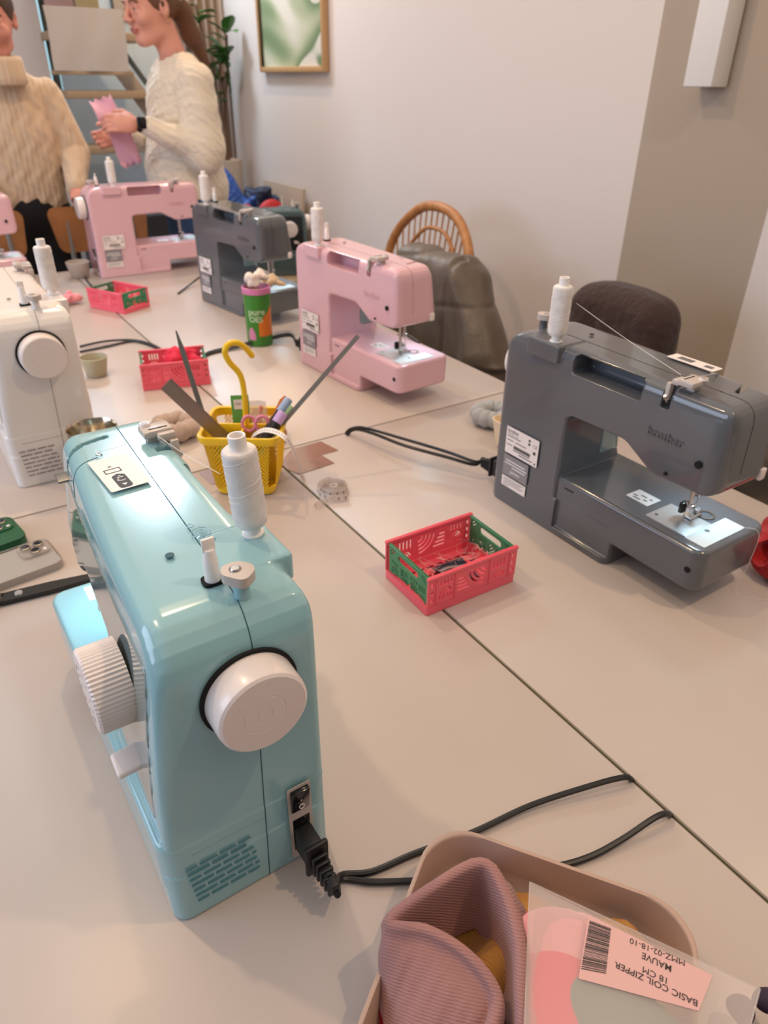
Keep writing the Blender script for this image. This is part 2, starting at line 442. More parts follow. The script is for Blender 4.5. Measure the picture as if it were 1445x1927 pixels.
# ------------------------------------------------------------------ tables
SEAM, SEAM2, JOINT = .4735, .486, 1.128
def table(label, x0, x1, y0, y1, group='long white work tables', far=.04):
    t = thing('work_table', label, 'table', ((x0 + x1) / 2, (y0 + y1) / 2, 0), 0, group)
    w, d = x1 - x0, y1 - y0
    b = MB().box((0, 0, T - .012), (w - .003, d - .003, .024), r=.0008); b.build('table_top', M_table, t)
    e = MB()
    ww, dd = w / 2 - .0014, d / 2 - .0014; pr = [(-ww, -dd), (ww, -dd), (ww, dd), (-ww, dd)]
    for i in range(4):
        a, c = pr[i], pr[(i + 1) % 4]
        e.box(((a[0] + c[0]) / 2, (a[1] + c[1]) / 2, T - .0125), (abs(a[0] - c[0]) + .001 if a[0] != c[0] else .0028, abs(a[1] - c[1]) + .001 if a[1] != c[1] else .0028, .0235), r=.0006)
    e.build('edge_band', M_edge, t)
    for sx in (-1, 1):
        for sy in (-1, 1):
            MB().box((sx * (w / 2 - .04), sy * (d / 2 - (far if sy > 0 else .04)), (T - .025) / 2), (.04, .04, T - .027), r=.003).build('leg', M_steel_leg, t)
    MB().box((0, 0, T - .045), (w - .12, d - .12, .036), r=.002).build('under_frame', M_steel_leg, t)
    return t
table('near left white laminate table under the teal sewing machine', -.20, SEAM - .0010, -.28, JOINT - .0006)
table('near right white laminate table under the large grey sewing machine', SEAM + .0010, 1.103, -.28, JOINT - .0006)
table('far left white laminate table with the white sewing machine at its edge', -.20, SEAM2 - .0010, JOINT + .0006, 2.86, far=.5)
table('far right white laminate table carrying the pink machine and the green cup', SEAM2 + .0010, 1.103, JOINT + .0006, 2.86, far=.5)

# ------------------------------------------------------------------ wall things
wl = thing('wall_lamp', 'slim white box lamp on the taupe wall, lower end visible', 'wall lamp', (XW, 1.245, T + .597))
MB().box((-.036, 0, .22), (.062, .078, .44), r=.003).build('lamp_body', M_lampw, wl)
MB().box((-.0035, 0, .22), (.007, .05, .40)).build('mounting_plate', M_steel_leg, wl)
# framed picture: pale green hills
pf = thing('framed_picture', 'oak-framed print of hazy green hills on the white wall', 'picture', (XW, 3.47, T + .632))
w, h = .66, .95; fw = .022
fr = MB()
for c, d in (((0, -w / 2 + fw / 2, h / 2), (.028, fw, h)), ((0, w / 2 - fw / 2, h / 2), (.028, fw, h)), ((0, 0, fw / 2), (.028, w - 2 * fw, fw)), ((0, 0, h - fw / 2), (.028, w - 2 * fw, fw))):
    fr.box((-.015, c[1], c[2]), d, r=.002)
fr.build('frame', M_frame, pf)
def art():
    m = bpy.data.materials.new('hazy_hills_print'); m.use_nodes = True; nt = m.node_tree; N = nt.nodes; L = nt.links; p = N['Principled BSDF']
    tc = N.new('ShaderNodeTexCoord'); mp = N.new('ShaderNodeMapping'); mp.inputs['Scale'].default_value = (1, 1.0, 1.7); mp.inputs['Rotation'].default_value = (.5, 0, 0)
    nz = N.new('ShaderNodeTexNoise'); nz.inputs['Scale'].default_value = 2.2; nz.inputs['Detail'].default_value = 1.0; nz.inputs['Distortion'].default_value = .5
    r = N.new('ShaderNodeValToRGB'); e = r.color_ramp.elements; e[0].position = .36; e[0].color = lin('e3ded2'); e[1].position = .70; e[1].color = lin('dcd8ce')
    for ps, c in ((.44, 'b9c0a2'), (.50, '8a9c78'), (.545, '6d8662'), (.56, 'd8d5cb')):
        q = e.new(ps); q.color = lin(c)
    p.inputs['Roughness'].default_value = .45
    L.new(tc.outputs['Object'], mp.inputs['Vector']); L.new(mp.outputs[0], nz.inputs['Vector']); L.new(nz.outputs['Fac'], r.inputs['Fac']); L.new(r.outputs['Color'], p.inputs['Base Color'])
    return m
MB().box((-.009, 0, h / 2), (.006, w - 2 * fw, h - 2 * fw)).build('print', art(), pf)
# ------------------------------------------------------------------ sewing machines (one mould, several colours)
MW = .148
def mp(u, v, z): return Vector((v - MW / 2, u - .195, z))      # u from the hand-wheel end, v from the front, z up
ARM = fillet([(0, 0, .004), (0, .292, .046), (.386, .292, .030), (.388, .174, .020), (.292, .171, .022), (.243, .199, .03), (.14, .197, .012), (.14, 0, .003)], 7)
ENDP = fillet([(0, 0, .004), (0, .292, .002), (MW - .0015, .290, .020), (MW + .0005, 0, .004)], 7)
PLAN = fillet([(0, 0, .014), (MW + .0005, 0, .014), (MW + .0005, .387, .024), (0, .387, .030)], 7)
SLOT = [(.346, .088), (.340, .066), (.331, .048), (.324, .036), (.320, .020)]
def front_lean(u, z):
    w = np.clip((z - .088) / .03, 0, 1); w = w * w * (3 - 2 * w)
    return w * (.03 * u + .10 * u * u) + .14 * np.maximum(z - .098, 0)
def machine_sdf(P):
    u = P[:, 1] + .195; v = P[:, 0] + MW / 2; z = P[:, 2]
    arm = rint(rint(s_poly(u, z, ARM), s_poly(v, z, ENDP), .006), s_poly(v, u, PLAN), .008)
    arm = rint(arm, (front_lean(u, z) - v) * .96, .016)
    bed = rint(s_rect(u, v, .1958, MW / 2 - .0035, .1945, MW / 2 - .0035, .018), np.abs(z - .0655) - .0305, .006)
    d = np.minimum(arm, bed)
    base = rint(s_rect(u, v, .127, MW / 2, .1262, MW / 2 - .0012, .014), np.abs(z - .03) - .03, .003)
    d = np.minimum(d, base)
    d = np.maximum(d, -s_box(P, mp(.25, MW + .0135, .036), np.array((.0205, .105, .0245)), .002))
    Pl = np.stack([u, v, z], -1)
    d = smin(d, s_box(Pl, (.084, .127, .2785), (.031, .0265, .0125), .003), .003)
    d = np.maximum(d, -s_box(Pl, (.196, .138, .2715), (.059, .034, .0135), .006))
    d = np.maximum(d, -s_box(Pl, (.291, .144, .281), (.006, .020, .020), .002))
    sl = np.full(len(P), 1e3)
    for (u0, v0), (u1, v1) in zip(SLOT[:-1], SLOT[1:]):
        eu, ev_ = u1 - u0, v1 - v0; t = np.clip(((u - u0) * eu + (v - v0) * ev_) / (eu * eu + ev_ * ev_), 0, 1)
        sl = np.minimum(sl, np.hypot(u - u0 - eu * t, v - v0 - ev_ * t))
    d = np.maximum(d, -np.maximum(sl - .0036, .258 - z))
    return d
def onsurf(p, lift=0.0):
    """nearest point of the moulded body"""
    q = np.array([list(p)], float)
    for _ in range(5):
        g = np.stack([(machine_sdf(q + np.eye(3)[i] * 5e-4) - machine_sdf(q - np.eye(3)[i] * 5e-4)) for i in range(3)], -1) / 1e-3
        q = q - (machine_sdf(q) - lift)[:, None] * g / ((g * g).sum(1)[:, None] + 1e-9)
    return Vector(q[0].tolist())
_mV, _mQ, _mN = nets(machine_sdf, (-.078, -.203, -.008), (.084, .203, .302), .0024)
body_mesh = bpy.data.meshes.new('machine_body'); body_mesh.from_pydata(_mV.tolist(), [], _mQ.tolist())
body_mesh.materials.append(M_teal); body_mesh.polygons.foreach_set('use_smooth', [True] * len(body_mesh.polygons))
body_mesh.normals_split_custom_set_from_vertices(_mN.tolist()); body_mesh.update()

def seam_lines(planes, r):
    """thin parting lines that follow the moulded surface where a plane cuts it"""
    mb = MB()
    for pc, pn, keep in planes:
        bm = bmesh.new(); bm.from_mesh(body_mesh)
        g = bmesh.ops.bisect_plane(bm, geom=bm.verts[:] + bm.edges[:] + bm.faces[:], plane_co=pc, plane_no=pn)
        es = [e for e in g['geom_cut'] if isinstance(e, bmesh.types.BMEdge)]
        for e in es:
            a, b = e.verts[0].co.copy(), e.verts[1].co.copy()
            if keep((a + b) / 2): mb.tube([a, b], r, 4)
        bm.free()
    return mb

def rear_frame(u, z, off=.0004): return frame((MW / 2 + off + .0003, u - .195, z), (0, 1, 0), (0, 0, 1))
def end_frame(v, z, off=.0004): return frame((v - MW / 2, -.195 - off, z), (1, 0, 0), (0, 0, 1))
def rrect(w, h, r, seg=4): return fillet([(0, 0, r), (w, 0, r), (w, h, r), (0, h, r)], seg)

def shell_piece(name, m, lo, hi, off, parent, cut=None, h=.0025):
    lo = np.array(lo); hi = np.array(hi); c = (lo + hi) / 2; hf = (hi - lo) / 2
    def Fn(P):
        d = np.maximum(machine_sdf(P) - off, -(machine_sdf(P) + .009))
        b = s_box(P, c, hf, .008)
        return np.maximum(d, b)
    return solid(name, Fn, lo - .004, hi + .004, h, m, parent)

def make_machine(label):
    t = thing('sewing_machine', label, 'sewing machine', (0, 0, 0), 0, 'sewing machines of one model on the tables')
    o = bpy.data.objects.new('body', body_mesh); COL.objects.link(o); o.parent = t
    seam_lines([((.012, -.145, 0), Vector((1, -.03, -.035)), lambda p: (p.z > .05 or p.y < -.18) and not (p.y > -.06 and p.z < .2)),
                ], .00050).build('parting_line', M_tealdark, t)
    seam_lines([((0, 0, .093), Vector((0, 0, 1)), lambda p: p.y < -.185 and p.x > .022),
                ((0, 0, .080), Vector((0, 0, 1)), lambda p: p.y < -.185 and -.05 < p.x < .014)], .00035).build('plate_edge', M_tealmid, t)
    # hand wheel on the end plate
    A = axis_frame(mp(0, .087, .224), mp(-1, .087, .224))
    MB().lathe([(0, -.002), (.0378, -.002), (.0378, .0004), (0, .0005)], 64, 0, A).build('wheel_recess', M_hole, t)
    MB().lathe([(0, -.004), (.0335, -.004), (.0350, .001), (.0345, .020), (.0338, .0235), (.0318, .0252), (.0165, .0256), (.0161, .0252), (.0157, .0256), (.0058, .0256), (.0055, .0252), (.0052, .0256), (0, .0256)], 56, 0, A).build('hand_wheel', M_cream, t)
    # pattern dial with ribbed rim, on the front
    A = axis_frame(mp(.082, .012, .208), mp(.082, -1, .208))
    pr = []
    n = 120
    mb = MB(); rows = []
    for (r, z, rb) in ((.001, .0235, 0), (.030, .0235, 0), (.0325, .0228, 1), (.034, .021, 1), (.0342, -.006, 1)):
        rows.append([A @ Vector(((r - (.0009 * (k % 2) * rb)) * math.cos(2 * PI * k / n), (r - (.0009 * (k % 2) * rb)) * math.sin(2 * PI * k / n), z)) for k in range(n)])
    mb.grid(rows, cv=True); mb.add(rows[0], [list(range(n))]); d = mb.build('pattern_dial', M_cream, t, smooth=25)
    mk = MB()
    for k in range(14):
        a = 2 * PI * k / 14; mk.box((.022 * math.cos(a), .022 * math.sin(a), .0235), (.0016, .0024, .0003), M=A)
    mk.build('dial_marks', M_inkg, d)
    # reverse lever
    lv = MB().box((0, 0, 0), (.024, .023, .0065), M=Matrix.Translation(mp(.056, .003, .150)) @ Matrix.Rotation(.22, 4, 'X') @ Matrix.Rotation(-.15, 4, 'Y'), r=.003, seg=3)
    lv.box(mp(.058, .014, .147), (.012, .010, .010), r=.002); lv.build('reverse_lever', M_cream, t)
    # smoked front panel
    shell_piece('front_panel', M_panel, mp(.020, -.01, .112), mp(.335, .060, .262), .0012, t, h=.003)
    # bobbin winder and its stop, spool pin, thread guide
    MB().prism(fillet([(-.008, -.006, .004), (.008, -.006, .004), (.008, .007, .004), (-.008, .007, .004)]), .2895, .2926, M=Matrix.Translation(mp(.053, .088, 0))).build('winder_slot', M_hole, t)
    w = MB().cyl(mp(.053, .088, .286), mp(.053, .088, .308), .0060, .0056, 20); w.cyl(mp(.053, .088, .308), mp(.053, .088, .319), .0056, .0042, 20)
    for s in (-1, 1): w.box(mp(.053, .088 + s * .0020, .3225), (.0058, .0027, .011), r=.0009)
    w.build('bobbin_winder', M_tubew, t)
    st = MB().prism(fillet([(-.014, .003, .010), (-.002, -.014, .006), (.014, -.002, .009), (.004, .012, .010), (-.008, .012, .006)], 6), .3015, .3095, M=Matrix.Translation(mp(.030, .1005, 0)))
    so = st.build('winder_stop', M_cream2, t)
    MB().cyl(mp(.030, .1005, .284), mp(.030, .1005, .3015), .0062, .0056, 18).build('stop_stem', M_teal, so)
    sc = MB().cyl(mp(.033, .0985, .3092), mp(.033, .0985, .3106), .0038, .0030, 16)
    sc.build('screw', M_metal, so)
    MB().cyl(mp(.033, .0985, .3092), mp(.033, .0985, .3097), .0045, .0045, 16).build('screw_seat', M_inkg, so)
    MB().cyl(mp(.095, .139, .288), mp(.095, .139, .336), .0030, .0024, 12).build('spool_pin', M_tubew, t)
    g = MB().box(mp(.312, .132, .300), (.030, .022, .0075), r=.0018); g.box(mp(.299, .138, .298), (.018, .010, .007), r=.0018)
    g.box(mp(.291, .143, .284), (.008, .006, .022), r=.001); g.box(mp(.312, .127, .291), (.012, .010, .011), r=.001)
    go = g.build('thread_guide', M_cream2, t)
    MB().cyl(mp(.320, .124, .3037), mp(.320, .124, .3062), .0058, .0050, 18).lathe([(0, 0), (.004, 0)], 14, 0, Matrix.Translation(mp(.320, .124, .3066))).build('guide_screw', M_cream, go)
    MB().box(mp(.307, .133, .30395), (.019, .0016, .0005)).build('guide_slot', M_gap, go)
    MB().cyl(mp(.291, .149, .279), mp(.291, .142, .270), .0022, .0022, 8).build('tension_hook', M_metal, go)
    MB().box(mp(.334, .058, .262), (.050, .020, .003), M=None, r=.001).build('take_up_lever', M_metal2, t)
    sl = MB(); sl.tube([onsurf(q_, -.0001) for q_ in cr([mp(.302, .070, .2922), mp(.296, .052, .290), mp(.290, .038, .284), mp(.288, .030, .262), mp(.287, .026, .235)], 7)], .0006, 5); sl.build('thread_path_line', M_tealdark, t)
    MB().cyl(mp(.302, .070, .292), mp(.302, .070, .2955), .0013, .0013, 8).cyl(mp(.302, .070, .294), mp(.296, .073, .294), .0013, .0013, 8).build('thread_clip', M_metal, t)
    MB().cyl(mp(.100, .072, .2915), mp(.100, .072, .2924), .0035, .0035, 18).build('oil_hole', M_tealdark, t)
    # head: face cover edge, screw holes, needle clamp, presser foot, light
    MB().cyl((MW / 2 - .002, .355 - .195, .212), (MW / 2 + .0006, .355 - .195, .212), .0046, .0046, 20).build('screw_hole', M_hole, t)
    MB().cyl((MW / 2 - .002, .315 - .195, .182), (MW / 2 + .0006, .315 - .195, .182), .0022, .0022, 14).build('screw_hole', M_hole, t)
    MB().cyl((MW / 2 - .012, .374 - .195, .066), (MW / 2 - .0068, .374 - .195, .066), .0045, .0045, 20).build('screw_hole', M_hole, t)
    MB().box((MW / 2 - .0078, .163 - .195, .083), (.0026, .018, .0022), r=.0005).build('catch_slot', M_hole, t)
    MB().box(mp(.385, .052, .186), (.012, .006, .016), r=.002).build('thread_cutter', M_cream, t)
    MB().box(mp(.322, .056, .1700), (.024, .016, .004), r=.001).build('needle_lamp', M_led, t)
    nb = MB().cyl(mp(.322, .072, .180), mp(.322, .072, .132), .0032, .0032, 12); nb.box(mp(.322, .070, .134), (.010, .008, .010), r=.001)
    nb.cyl(mp(.322, .069, .132), mp(.322, .069, .098), .0007, .0004, 6); nb.build('needle_bar', M_metal, t)
    pf_ = MB().cyl(mp(.322, .084, .178), mp(.322, .084, .116), .0032, .0032, 12); pf_.box(mp(.322, .082, .112), (.010, .012, .018), r=.0015)
    pf_.box(mp(.317, .070, .0995), (.022, .0035, .0035), M=None, r=.001); pf_.box(mp(.327, .070, .0995), (.022, .0035, .0035), r=.001); pf_.box(mp(.322, .080, .0995), (.008, .013, .004), r=.001)
    pf_.cyl(mp(.334, .080, .116), mp(.316, .080, .116), .0030, .0030, 10); po = pf_.build('presser_foot', M_metal, t)
    MB().box(mp(.314, .086, .113), (.012, .006, .016), r=.0015).build('foot_lever', M_blackgl, po)
    MB().prism(rrect(.074, .056, .002), .0958, .0968, M=frame(mp(.284, .036, 0) + Vector((.086, 0, 0)), (0, 1, 0), (-1, 0, 0))).build('needle_plate', M_plate, t)
    cv = MB().prism(rrect(.030, .088, .0015), .0958, .0970, M=frame(mp(.349, .034, 0) + Vector((.090, 0, 0)), (0, 1, 0), (-1, 0, 0))).build('bobbin_cover', M_plateblue, t)
    MB().cyl(mp(.356, .086, .0969), mp(.356, .086, .0972), .0035, .0035, 16).build('cover_notch', M_inkg, cv)
    MB().lathe([(.009, 0), (.012, 0), (.012, .0006), (.009, .0006)], 24, 0, Matrix.Translation(mp(.330, .052, .0968)), closed=True).build('bobbin_ring', M_metal2, t)
    for q in (-1, 1): MB().box(mp(.322 + q * .004, .066, .0970), (.016, .0022, .0008)).build('feed_slot', M_hole, t)
    for a, b in ((.292, .046), (.292, .108)): MB().cyl(mp(a, b, .0966), mp(a, b, .0971), .0026, .0026, 12).build('plate_screw', M_inkg, t)
    bs = MB().prism(rrect(.038, .030, .001), .0959, .0962, M=frame(mp(.232, .10, 0) + Vector((.0, 0, 0)), (0, 1, 0), (-1, 0, 0)))
    bo = bs.build('threading_sticker', M_labelw, t)
    ik = MB()
    for a, b, w_ in ((.240, .088, .007), (.250, .082, .010), (.258, .090, .006), (.246, .094, .012), (.262, .082, .005)): ik.box(mp(a, b, .0963), (.003, w_, .0002))
    ik.build('sticker_print', M_inkg, bo)
    # stickers on the back
    l1 = MB().prism(rrect(.072, .045, .0015), 0, .0003, M=rear_frame(.027, .094)).build('rating_label', M_labelw, t)
    x = MB(); Fm = rear_frame(.027, .094, .0008)
    def tx(mb, s, a, b, size, off=0.0): mb.text(s, size, Fm @ Matrix.Translation((a, b, 0)), off=off)
    tx(x, 'brother', .003, .0365, .0078, .00012); tx(x, 'MODEL LS14', .003, .032, .0044); 
    for a, b, w_ in ((.003, .029, .030), (.003, .0225, .014), (.022, .0225, .024), (.003, .0145, .012)): x.prism(rrect(w_, .0012, .0002), 0, .0001, M=Fm @ Matrix.Translation((a, b, 0)))
    tx(x, 'CE', .060, .030, .0075)
    for k in range(38): x.prism([(0, 0), (.0006, 0), (.0006, .0055), (0, .0055)], 0, .0001, M=Fm @ Matrix.Translation((.019 + k * .00098, .0115, 0)))
    for a, b, w_ in ((.019, .0085, .036), (.032, .0045, .030)): x.prism(rrect(w_, .0014, .0002), 0, .0001, M=Fm @ Matrix.Translation((a, b, 0)))
    for a, b, q in ((.050, .036, .004), (.050, .030, .004), (.062, .019, .005), (.066, .003, .003)): x.prism(rrect(q, q, .0004), 0, .0001, M=Fm @ Matrix.Translation((a, b, 0)))
    x.build('label_print', M_ink, l1)
    l2 = MB().prism(rrect(.056, .036, .001), 0, .0003, M=rear_frame(.027, .0545)).build('origin_label', M_labelg, t)
    x = MB(); Fm = rear_frame(.027, .0545, .0008); tx(x, 'JAPAN', .017, .006, .0075)
    for b, a, w_ in ((.026, .005, .044), (.021, .003, .050), (.016, .020, .030)): x.prism(rrect(w_, .0016, .0003), 0, .0001, M=Fm @ Matrix.Translation((a, b, 0)))
    x.build('label_print', M_inkw, l2)
    l3 = MB().prism(rrect(.055, .018, .001), 0, .0003, M=rear_frame(.027, .034)).build('care_label', M_labelw, t)
    x = MB(); Fm = rear_frame(.027, .034, .0008)
    for k, w_ in enumerate((.046, .040, .047, .043, .014)): x.prism([(0, 0), (w_, 0), (w_, .0008), (0, .0008)], 0, .0001, M=Fm @ Matrix.Translation((.004, .0030 + .0028 * (4 - k), 0)))
    x.build('label_print', M_inkg, l3)
    MB().text('brother', .017, rear_frame(.275, .222, -.0008), ext=.0003).build('raised_lettering', M_teal, t)
    # end plate: vents, switch, mains inlet
    vt = MB()
    for r in range(7):
        z = .066 - r * .0075; x0 = .016 + .0008 * r; xs = [x0, x0 + .012, x0 + .029, x0 + .045, x0 + .058] if r % 2 == 0 else [x0, x0 + .021, x0 + .037, x0 + .053, x0 + .059]
        for a, b in zip(xs[:-1], xs[1:]):
            if b - a > .006: vt.prism(rrect(b - a - .0022, .0013, .0006, 3), -.001, .0002, M=end_frame(a, z))
    vt.build('vent', M_tealvent, t)
    sk = MB().prism(rrect(.022, .092, .002), 0, .0008, M=end_frame(.107, .008)).build('inlet_panel', M_cream2, t)
    sw = MB().box((0, 0, 0), (.017, .006, .027), M=Matrix.Translation(mp(-.001, .118, .083)) @ Matrix.Rotation(.12, 4, 'X'), r=.0012).build('power_switch', M_blackgl, t)
    x = MB(); Fm = end_frame(.118, .083, .0044) @ Matrix.Rotation(-.12, 4, 'X')
    x.prism(rrect(.0007, .005, .0002), 0, .0002, M=Fm @ Matrix.Translation((-.0003, .001, 0)))
    x.lathe([(.0019, 0), (.0026, 0), (.0026, .0003), (.0019, .0003)], 24, 0, Fm @ Matrix.Translation((0, -.0055, -.0002)), closed=True)
    x.build('switch_marks', M_inkw, sw)
    MB().box(mp(0, .118, .038), (.017, .003, .042), r=.001).build('inlet_socket', M_blackgl, t)
    return t

def recolour(t, m, gap, panel=None, marks=True):
    for c in kids(t):
        n = c.name.split('.')[0]
        if n in ('body', 'raised_lettering'): set_mat(c, m)
        elif n in ('parting_line', 'thread_path_line', 'oil_hole', 'vent', 'parting_step', 'plate_edge'): set_mat(c, gap)
        elif n == 'front_panel' and panel: set_mat(c, panel)
        for d in kids(c):
            if d.name.split('.')[0] == 'stop_stem': set_mat(d, m)
def mworld(t, u, v, z):
    return Matrix.Translation(t.location) @ Matrix.Rotation(t.rotation_euler.z, 4, 'Z') @ mp(u, v, z)
def put(t, x, y, deg, z=T): t.location = (x, y, z); t.rotation_euler = (0, 0, math.radians(deg))

teal = make_machine('teal sewing machine with a white hand wheel, nearest on the table')
def corner_place(t, cx_, cy_, deg, v=0.0, z=T):
    """put the hand-wheel end corner (front v=0 or rear v=MW) at a point on the table"""
    a = math.radians(deg); q = mp(0, v, 0)
    put(t, cx_ - (q.x * math.cos(a) - q.y * math.sin(a)), cy_ - (q.x * math.sin(a) + q.y * math.cos(a)), deg, z)
proto = teal
grey = copy_tree(proto); recolour(grey, M_grey, M_gap); grey['label'] = 'large grey sewing machine lit at the needle, on the right-hand table'
corner_place(grey, .728, .786, 180.5, MW)
pinkr = copy_tree(proto); recolour(pinkr, M_pink, M_pinkgap); pinkr['label'] = 'pink sewing machine in front of the rattan chair with the olive jacket'
corner_place(pinkr, .755, 1.553, 184.6, MW)
greyf = copy_tree(proto); recolour(greyf, M_grey, M_gap); greyf['label'] = 'grey sewing machine standing behind the green cup and left of the right-hand pink one'
corner_place(greyf, .753, 2.238, 187.6, MW)
pinkb = copy_tree(proto); recolour(pinkb, M_pink, M_pinkgap); pinkb['label'] = 'whole pink sewing machine at the far table end, below the two people'
corner_place(pinkb, .556, 2.676, -90.5, MW)
pinkl = copy_tree(proto); recolour(pinkl, M_pink, M_pinkgap); pinkl['label'] = 'pink sewing machine cut off by the picture edge, only its needle end showing'
put(pinkl, .333 - .195, 2.665 + .069, -90.0)
whitem = copy_tree(proto); recolour(whitem, M_white_pl, M_whitegap); whitem['label'] = 'white sewing machine with a large white hand wheel, behind the teal one'
corner_place(whitem, .053, 1.222, 1.0, 0)
corner_place(teal, .036, .362, .7, 0)
petrol = copy_tree(proto); recolour(petrol, M_petrol, M_gap, M_panel_dark); petrol['label'] = 'petrol-grey sewing machine with a black front and round white dials, farthest right'
petrol['group'] = 'sewing machines of one model on the tables'
corner_place(petrol, 1.615, 3.15, 72, 0, T - .201)

# sticker on the top of the teal machine (scanning code left out)
def top_sticker(t, u0, v0, ang, w, h, full=True):
    Fm = frame(mp(u0, v0, .2924), (math.sin(ang), -math.cos(ang), 0), (math.cos(ang), math.sin(ang), 0))
    s = MB().prism(rrect(w, h, .002), 0, .0004, M=Fm).build('top_sticker', M_labelw, t)
    x = MB(); Q = lambda a, b: Fm @ Matrix.Translation((a, b, .0005))
    x.prism(fillet([(.042, .009, .003), (.068, .009, .004), (.068, .021, .004), (.042, .021, .003), (.0385, .015, .001)]), 0, .0001, M=Q(0, 0))
    for a in (.026, .0345):
        pass
    x.prism(rrect(.0012, .015, .0003), 0, .0001, M=Q(.026, .0065)); x.prism(rrect(.0012, .015, .0003), 0, .0001, M=Q(.0335, .0065))
    x.prism(rrect(.008, .0009, .0002), 0, .0001, M=Q(.026, .0065)); x.prism(rrect(.008, .0009, .0002), 0, .0001, M=Q(.026, .0206))
    x.prism([(.021, .0125), (.0225, .0125), (.0215, .014), (.0225, .0155), (.021, .0155), (.020, .014)], 0, .0001, M=Q(0, 0))
    x.build('sticker_print', M_ink, s)
    y = MB(); R = lambda a, b: Fm @ Matrix.Translation((a, b, .0007))
    y.prism(rrect(.0012, .006, .0003), 0, .0001, M=R(.046, .0125)); y.prism(rrect(.0012, .0022, .0003), 0, .0001, M=R(.0435, .0145))
    y.tube([Vector((.0515 + .0025 * math.cos(q), .0155 + .0035 * math.sin(q), 0)) for q in np.linspace(-2.6, 1.0, 10)], .0006, 4, M=R(0, 0))
    y.prism([(.060, .0125), (.064, .015), (.060, .0175)], 0, .0001, M=R(0, 0))
    y.build('pictogram', M_inkw, s)
    return s
top_sticker(teal, .290, .058, .05, .070, .036)
s2 = MB().prism(rrect(.070, .022, .002), 0, .0004, M=frame(mp(.222, .062, .2924), (0, 1, 0), (-1, 0, 0))).build('top_sticker', M_labelw, grey)
MB().box(mp(.245, .051, .2930), (.010, .022, .0003), r=.0001).box(mp(.279, .051, .2930), (.008, .012, .0003), r=.0001).build('sticker_print', M_inkg, s2)
# raised diagram rings on the teal top
rg = MB()
for r_ in (.0075, .0045, .0018): rg.lathe([(r_ - .0003, 0), (r_ + .0003, 0), (r_, .0004)], 28, 0, Matrix.Translation(mp(.118, .104, .2918)), closed=True)
for a, b in ((.132, .100), (.105, .108)): rg.lathe([(.0025, 0), (.0031, 0), (.0028, .0004)], 18, 0, Matrix.Translation(mp(a, b, .2918)), closed=True)
rg.tube(cr([mp(.252, .098, .2921), mp(.244, .100, .2921), mp(.236, .106, .2921), mp(.228, .104, .2921)], 5), .0003, 4)
rg.tube(cr([mp(.240, .108, .2921), mp(.236, .112, .2921), mp(.231, .112, .2921), mp(.226, .118, .2921)], 5), .0003, 4)
rg.build('raised_diagram', M_teal, teal)

# ------------------------------------------------------------------ spools of white thread on the pins
def make_spool(label):
    t = thing('thread_spool', label, 'thread spool', (0, 0, 0), 0, 'white thread spools on the machines')
    MB().lathe([(0, 0), (.0088, 0), (.0090, .0008), (.0088, .0016), (.0068, .0022), (.0068, .088), (.0064, .0885), (.0056, .0885), (.0052, .088), (.0052, .050), (0, .050)], 32).build('spool_tube', M_tubew, t)
    pr = [(.0066, .0095), (.0112, .0099), (.0128, .0120), (.0135, .0165)]
    for k in range(9): pr += [(.0136 + .00012 * math.sin(k * 2.1), .020 + k * .0055)]
    pr += [(.0136, .0735), (.0131, .0758), (.0118, .0770), (.0066, .0774)]
    MB().lathe(pr, 40).build('wound_thread', M_thread, t)
    x = MB()
    for k, (a0, z0) in enumerate(((.3, .024), (2.2, .036), (4.4, .050), (1.2, .060))):
        x.tube([(.0137 * math.cos(a0 + q), .0137 * math.sin(a0 + q), z0 + .0035 * q) for q in np.linspace(0, 3.6, 22)], .00022, 4)
    x.build('loose_thread', M_tubew, t)
    return t
spool0 = None
def put_spool(mach, label, tilt=0.0, thread_to=True):
    global spool0
    p = mworld(mach, .095, .139, .2912)
    if spool0 is None: spool0 = make_spool(label); s = spool0
    else: s = copy_tree(spool0); s['label'] = label
    s.location = p; s.rotation_euler = (tilt, 0, random.uniform(0, 6))
    if mach is teal: s.rotation_euler = Euler((.0, -.06, 0)).to_matrix().to_euler()
    return s
sp = [put_spool(teal, 'big white thread spool on the teal machine, nearest spool'),
      put_spool(grey, 'white thread spool on the large grey machine at the right'),
      put_spool(pinkr, 'white thread spool on the pink machine before the rattan chair'),
      put_spool(greyf, 'thin white thread spool on the far grey machine beside the cream sweater'),
      put_spool(pinkb, 'white thread spool on the far pink machine below the two people'),
      put_spool(whitem, 'white thread spool on the white machine at the left edge')]
def upper_thread(mach, spool, name, label):
    p0 = mworld(mach, .107, .122, .345); p1 = mworld(mach, .292, .128, .302)
    q = cr([p0, (p0 + p1) / 2 + Vector((0, 0, -.002)), p1], 6); q2 = cr([mworld(mach, .30, .122, .304), mworld(mach, .30, .095, .297), mworld(mach, .302, .071, .2955)], 5)
    inv = Matrix.Translation(spool.location) @ spool.rotation_euler.to_matrix().to_4x4()
    inv = inv.inverted()
    o = MB().tube(q, .00028, 4, M=inv).tube(q2, .00025, 4, M=inv).build('pulled_thread', M_tubew, spool)
upper_thread(teal, sp[0], '', ''); upper_thread(grey, sp[1], '', '')
# thread tail over the bed of the grey machine
tg = MB().tube(cr([mworld(grey, .372, .050, .0978), mworld(grey, .386, .030, .0972), mworld(grey, .3935, .022, .085), mworld(grey, .395, .030, .04), mworld(grey, .396, .040, .002), mworld(grey, .42, .030, .0012), mworld(grey, .44, .00, .0012)], 8), .00035, 4)
tag(tg.build('thread_tail', M_tubew), 'loose white thread tail hanging off the large grey machine', 'thread')
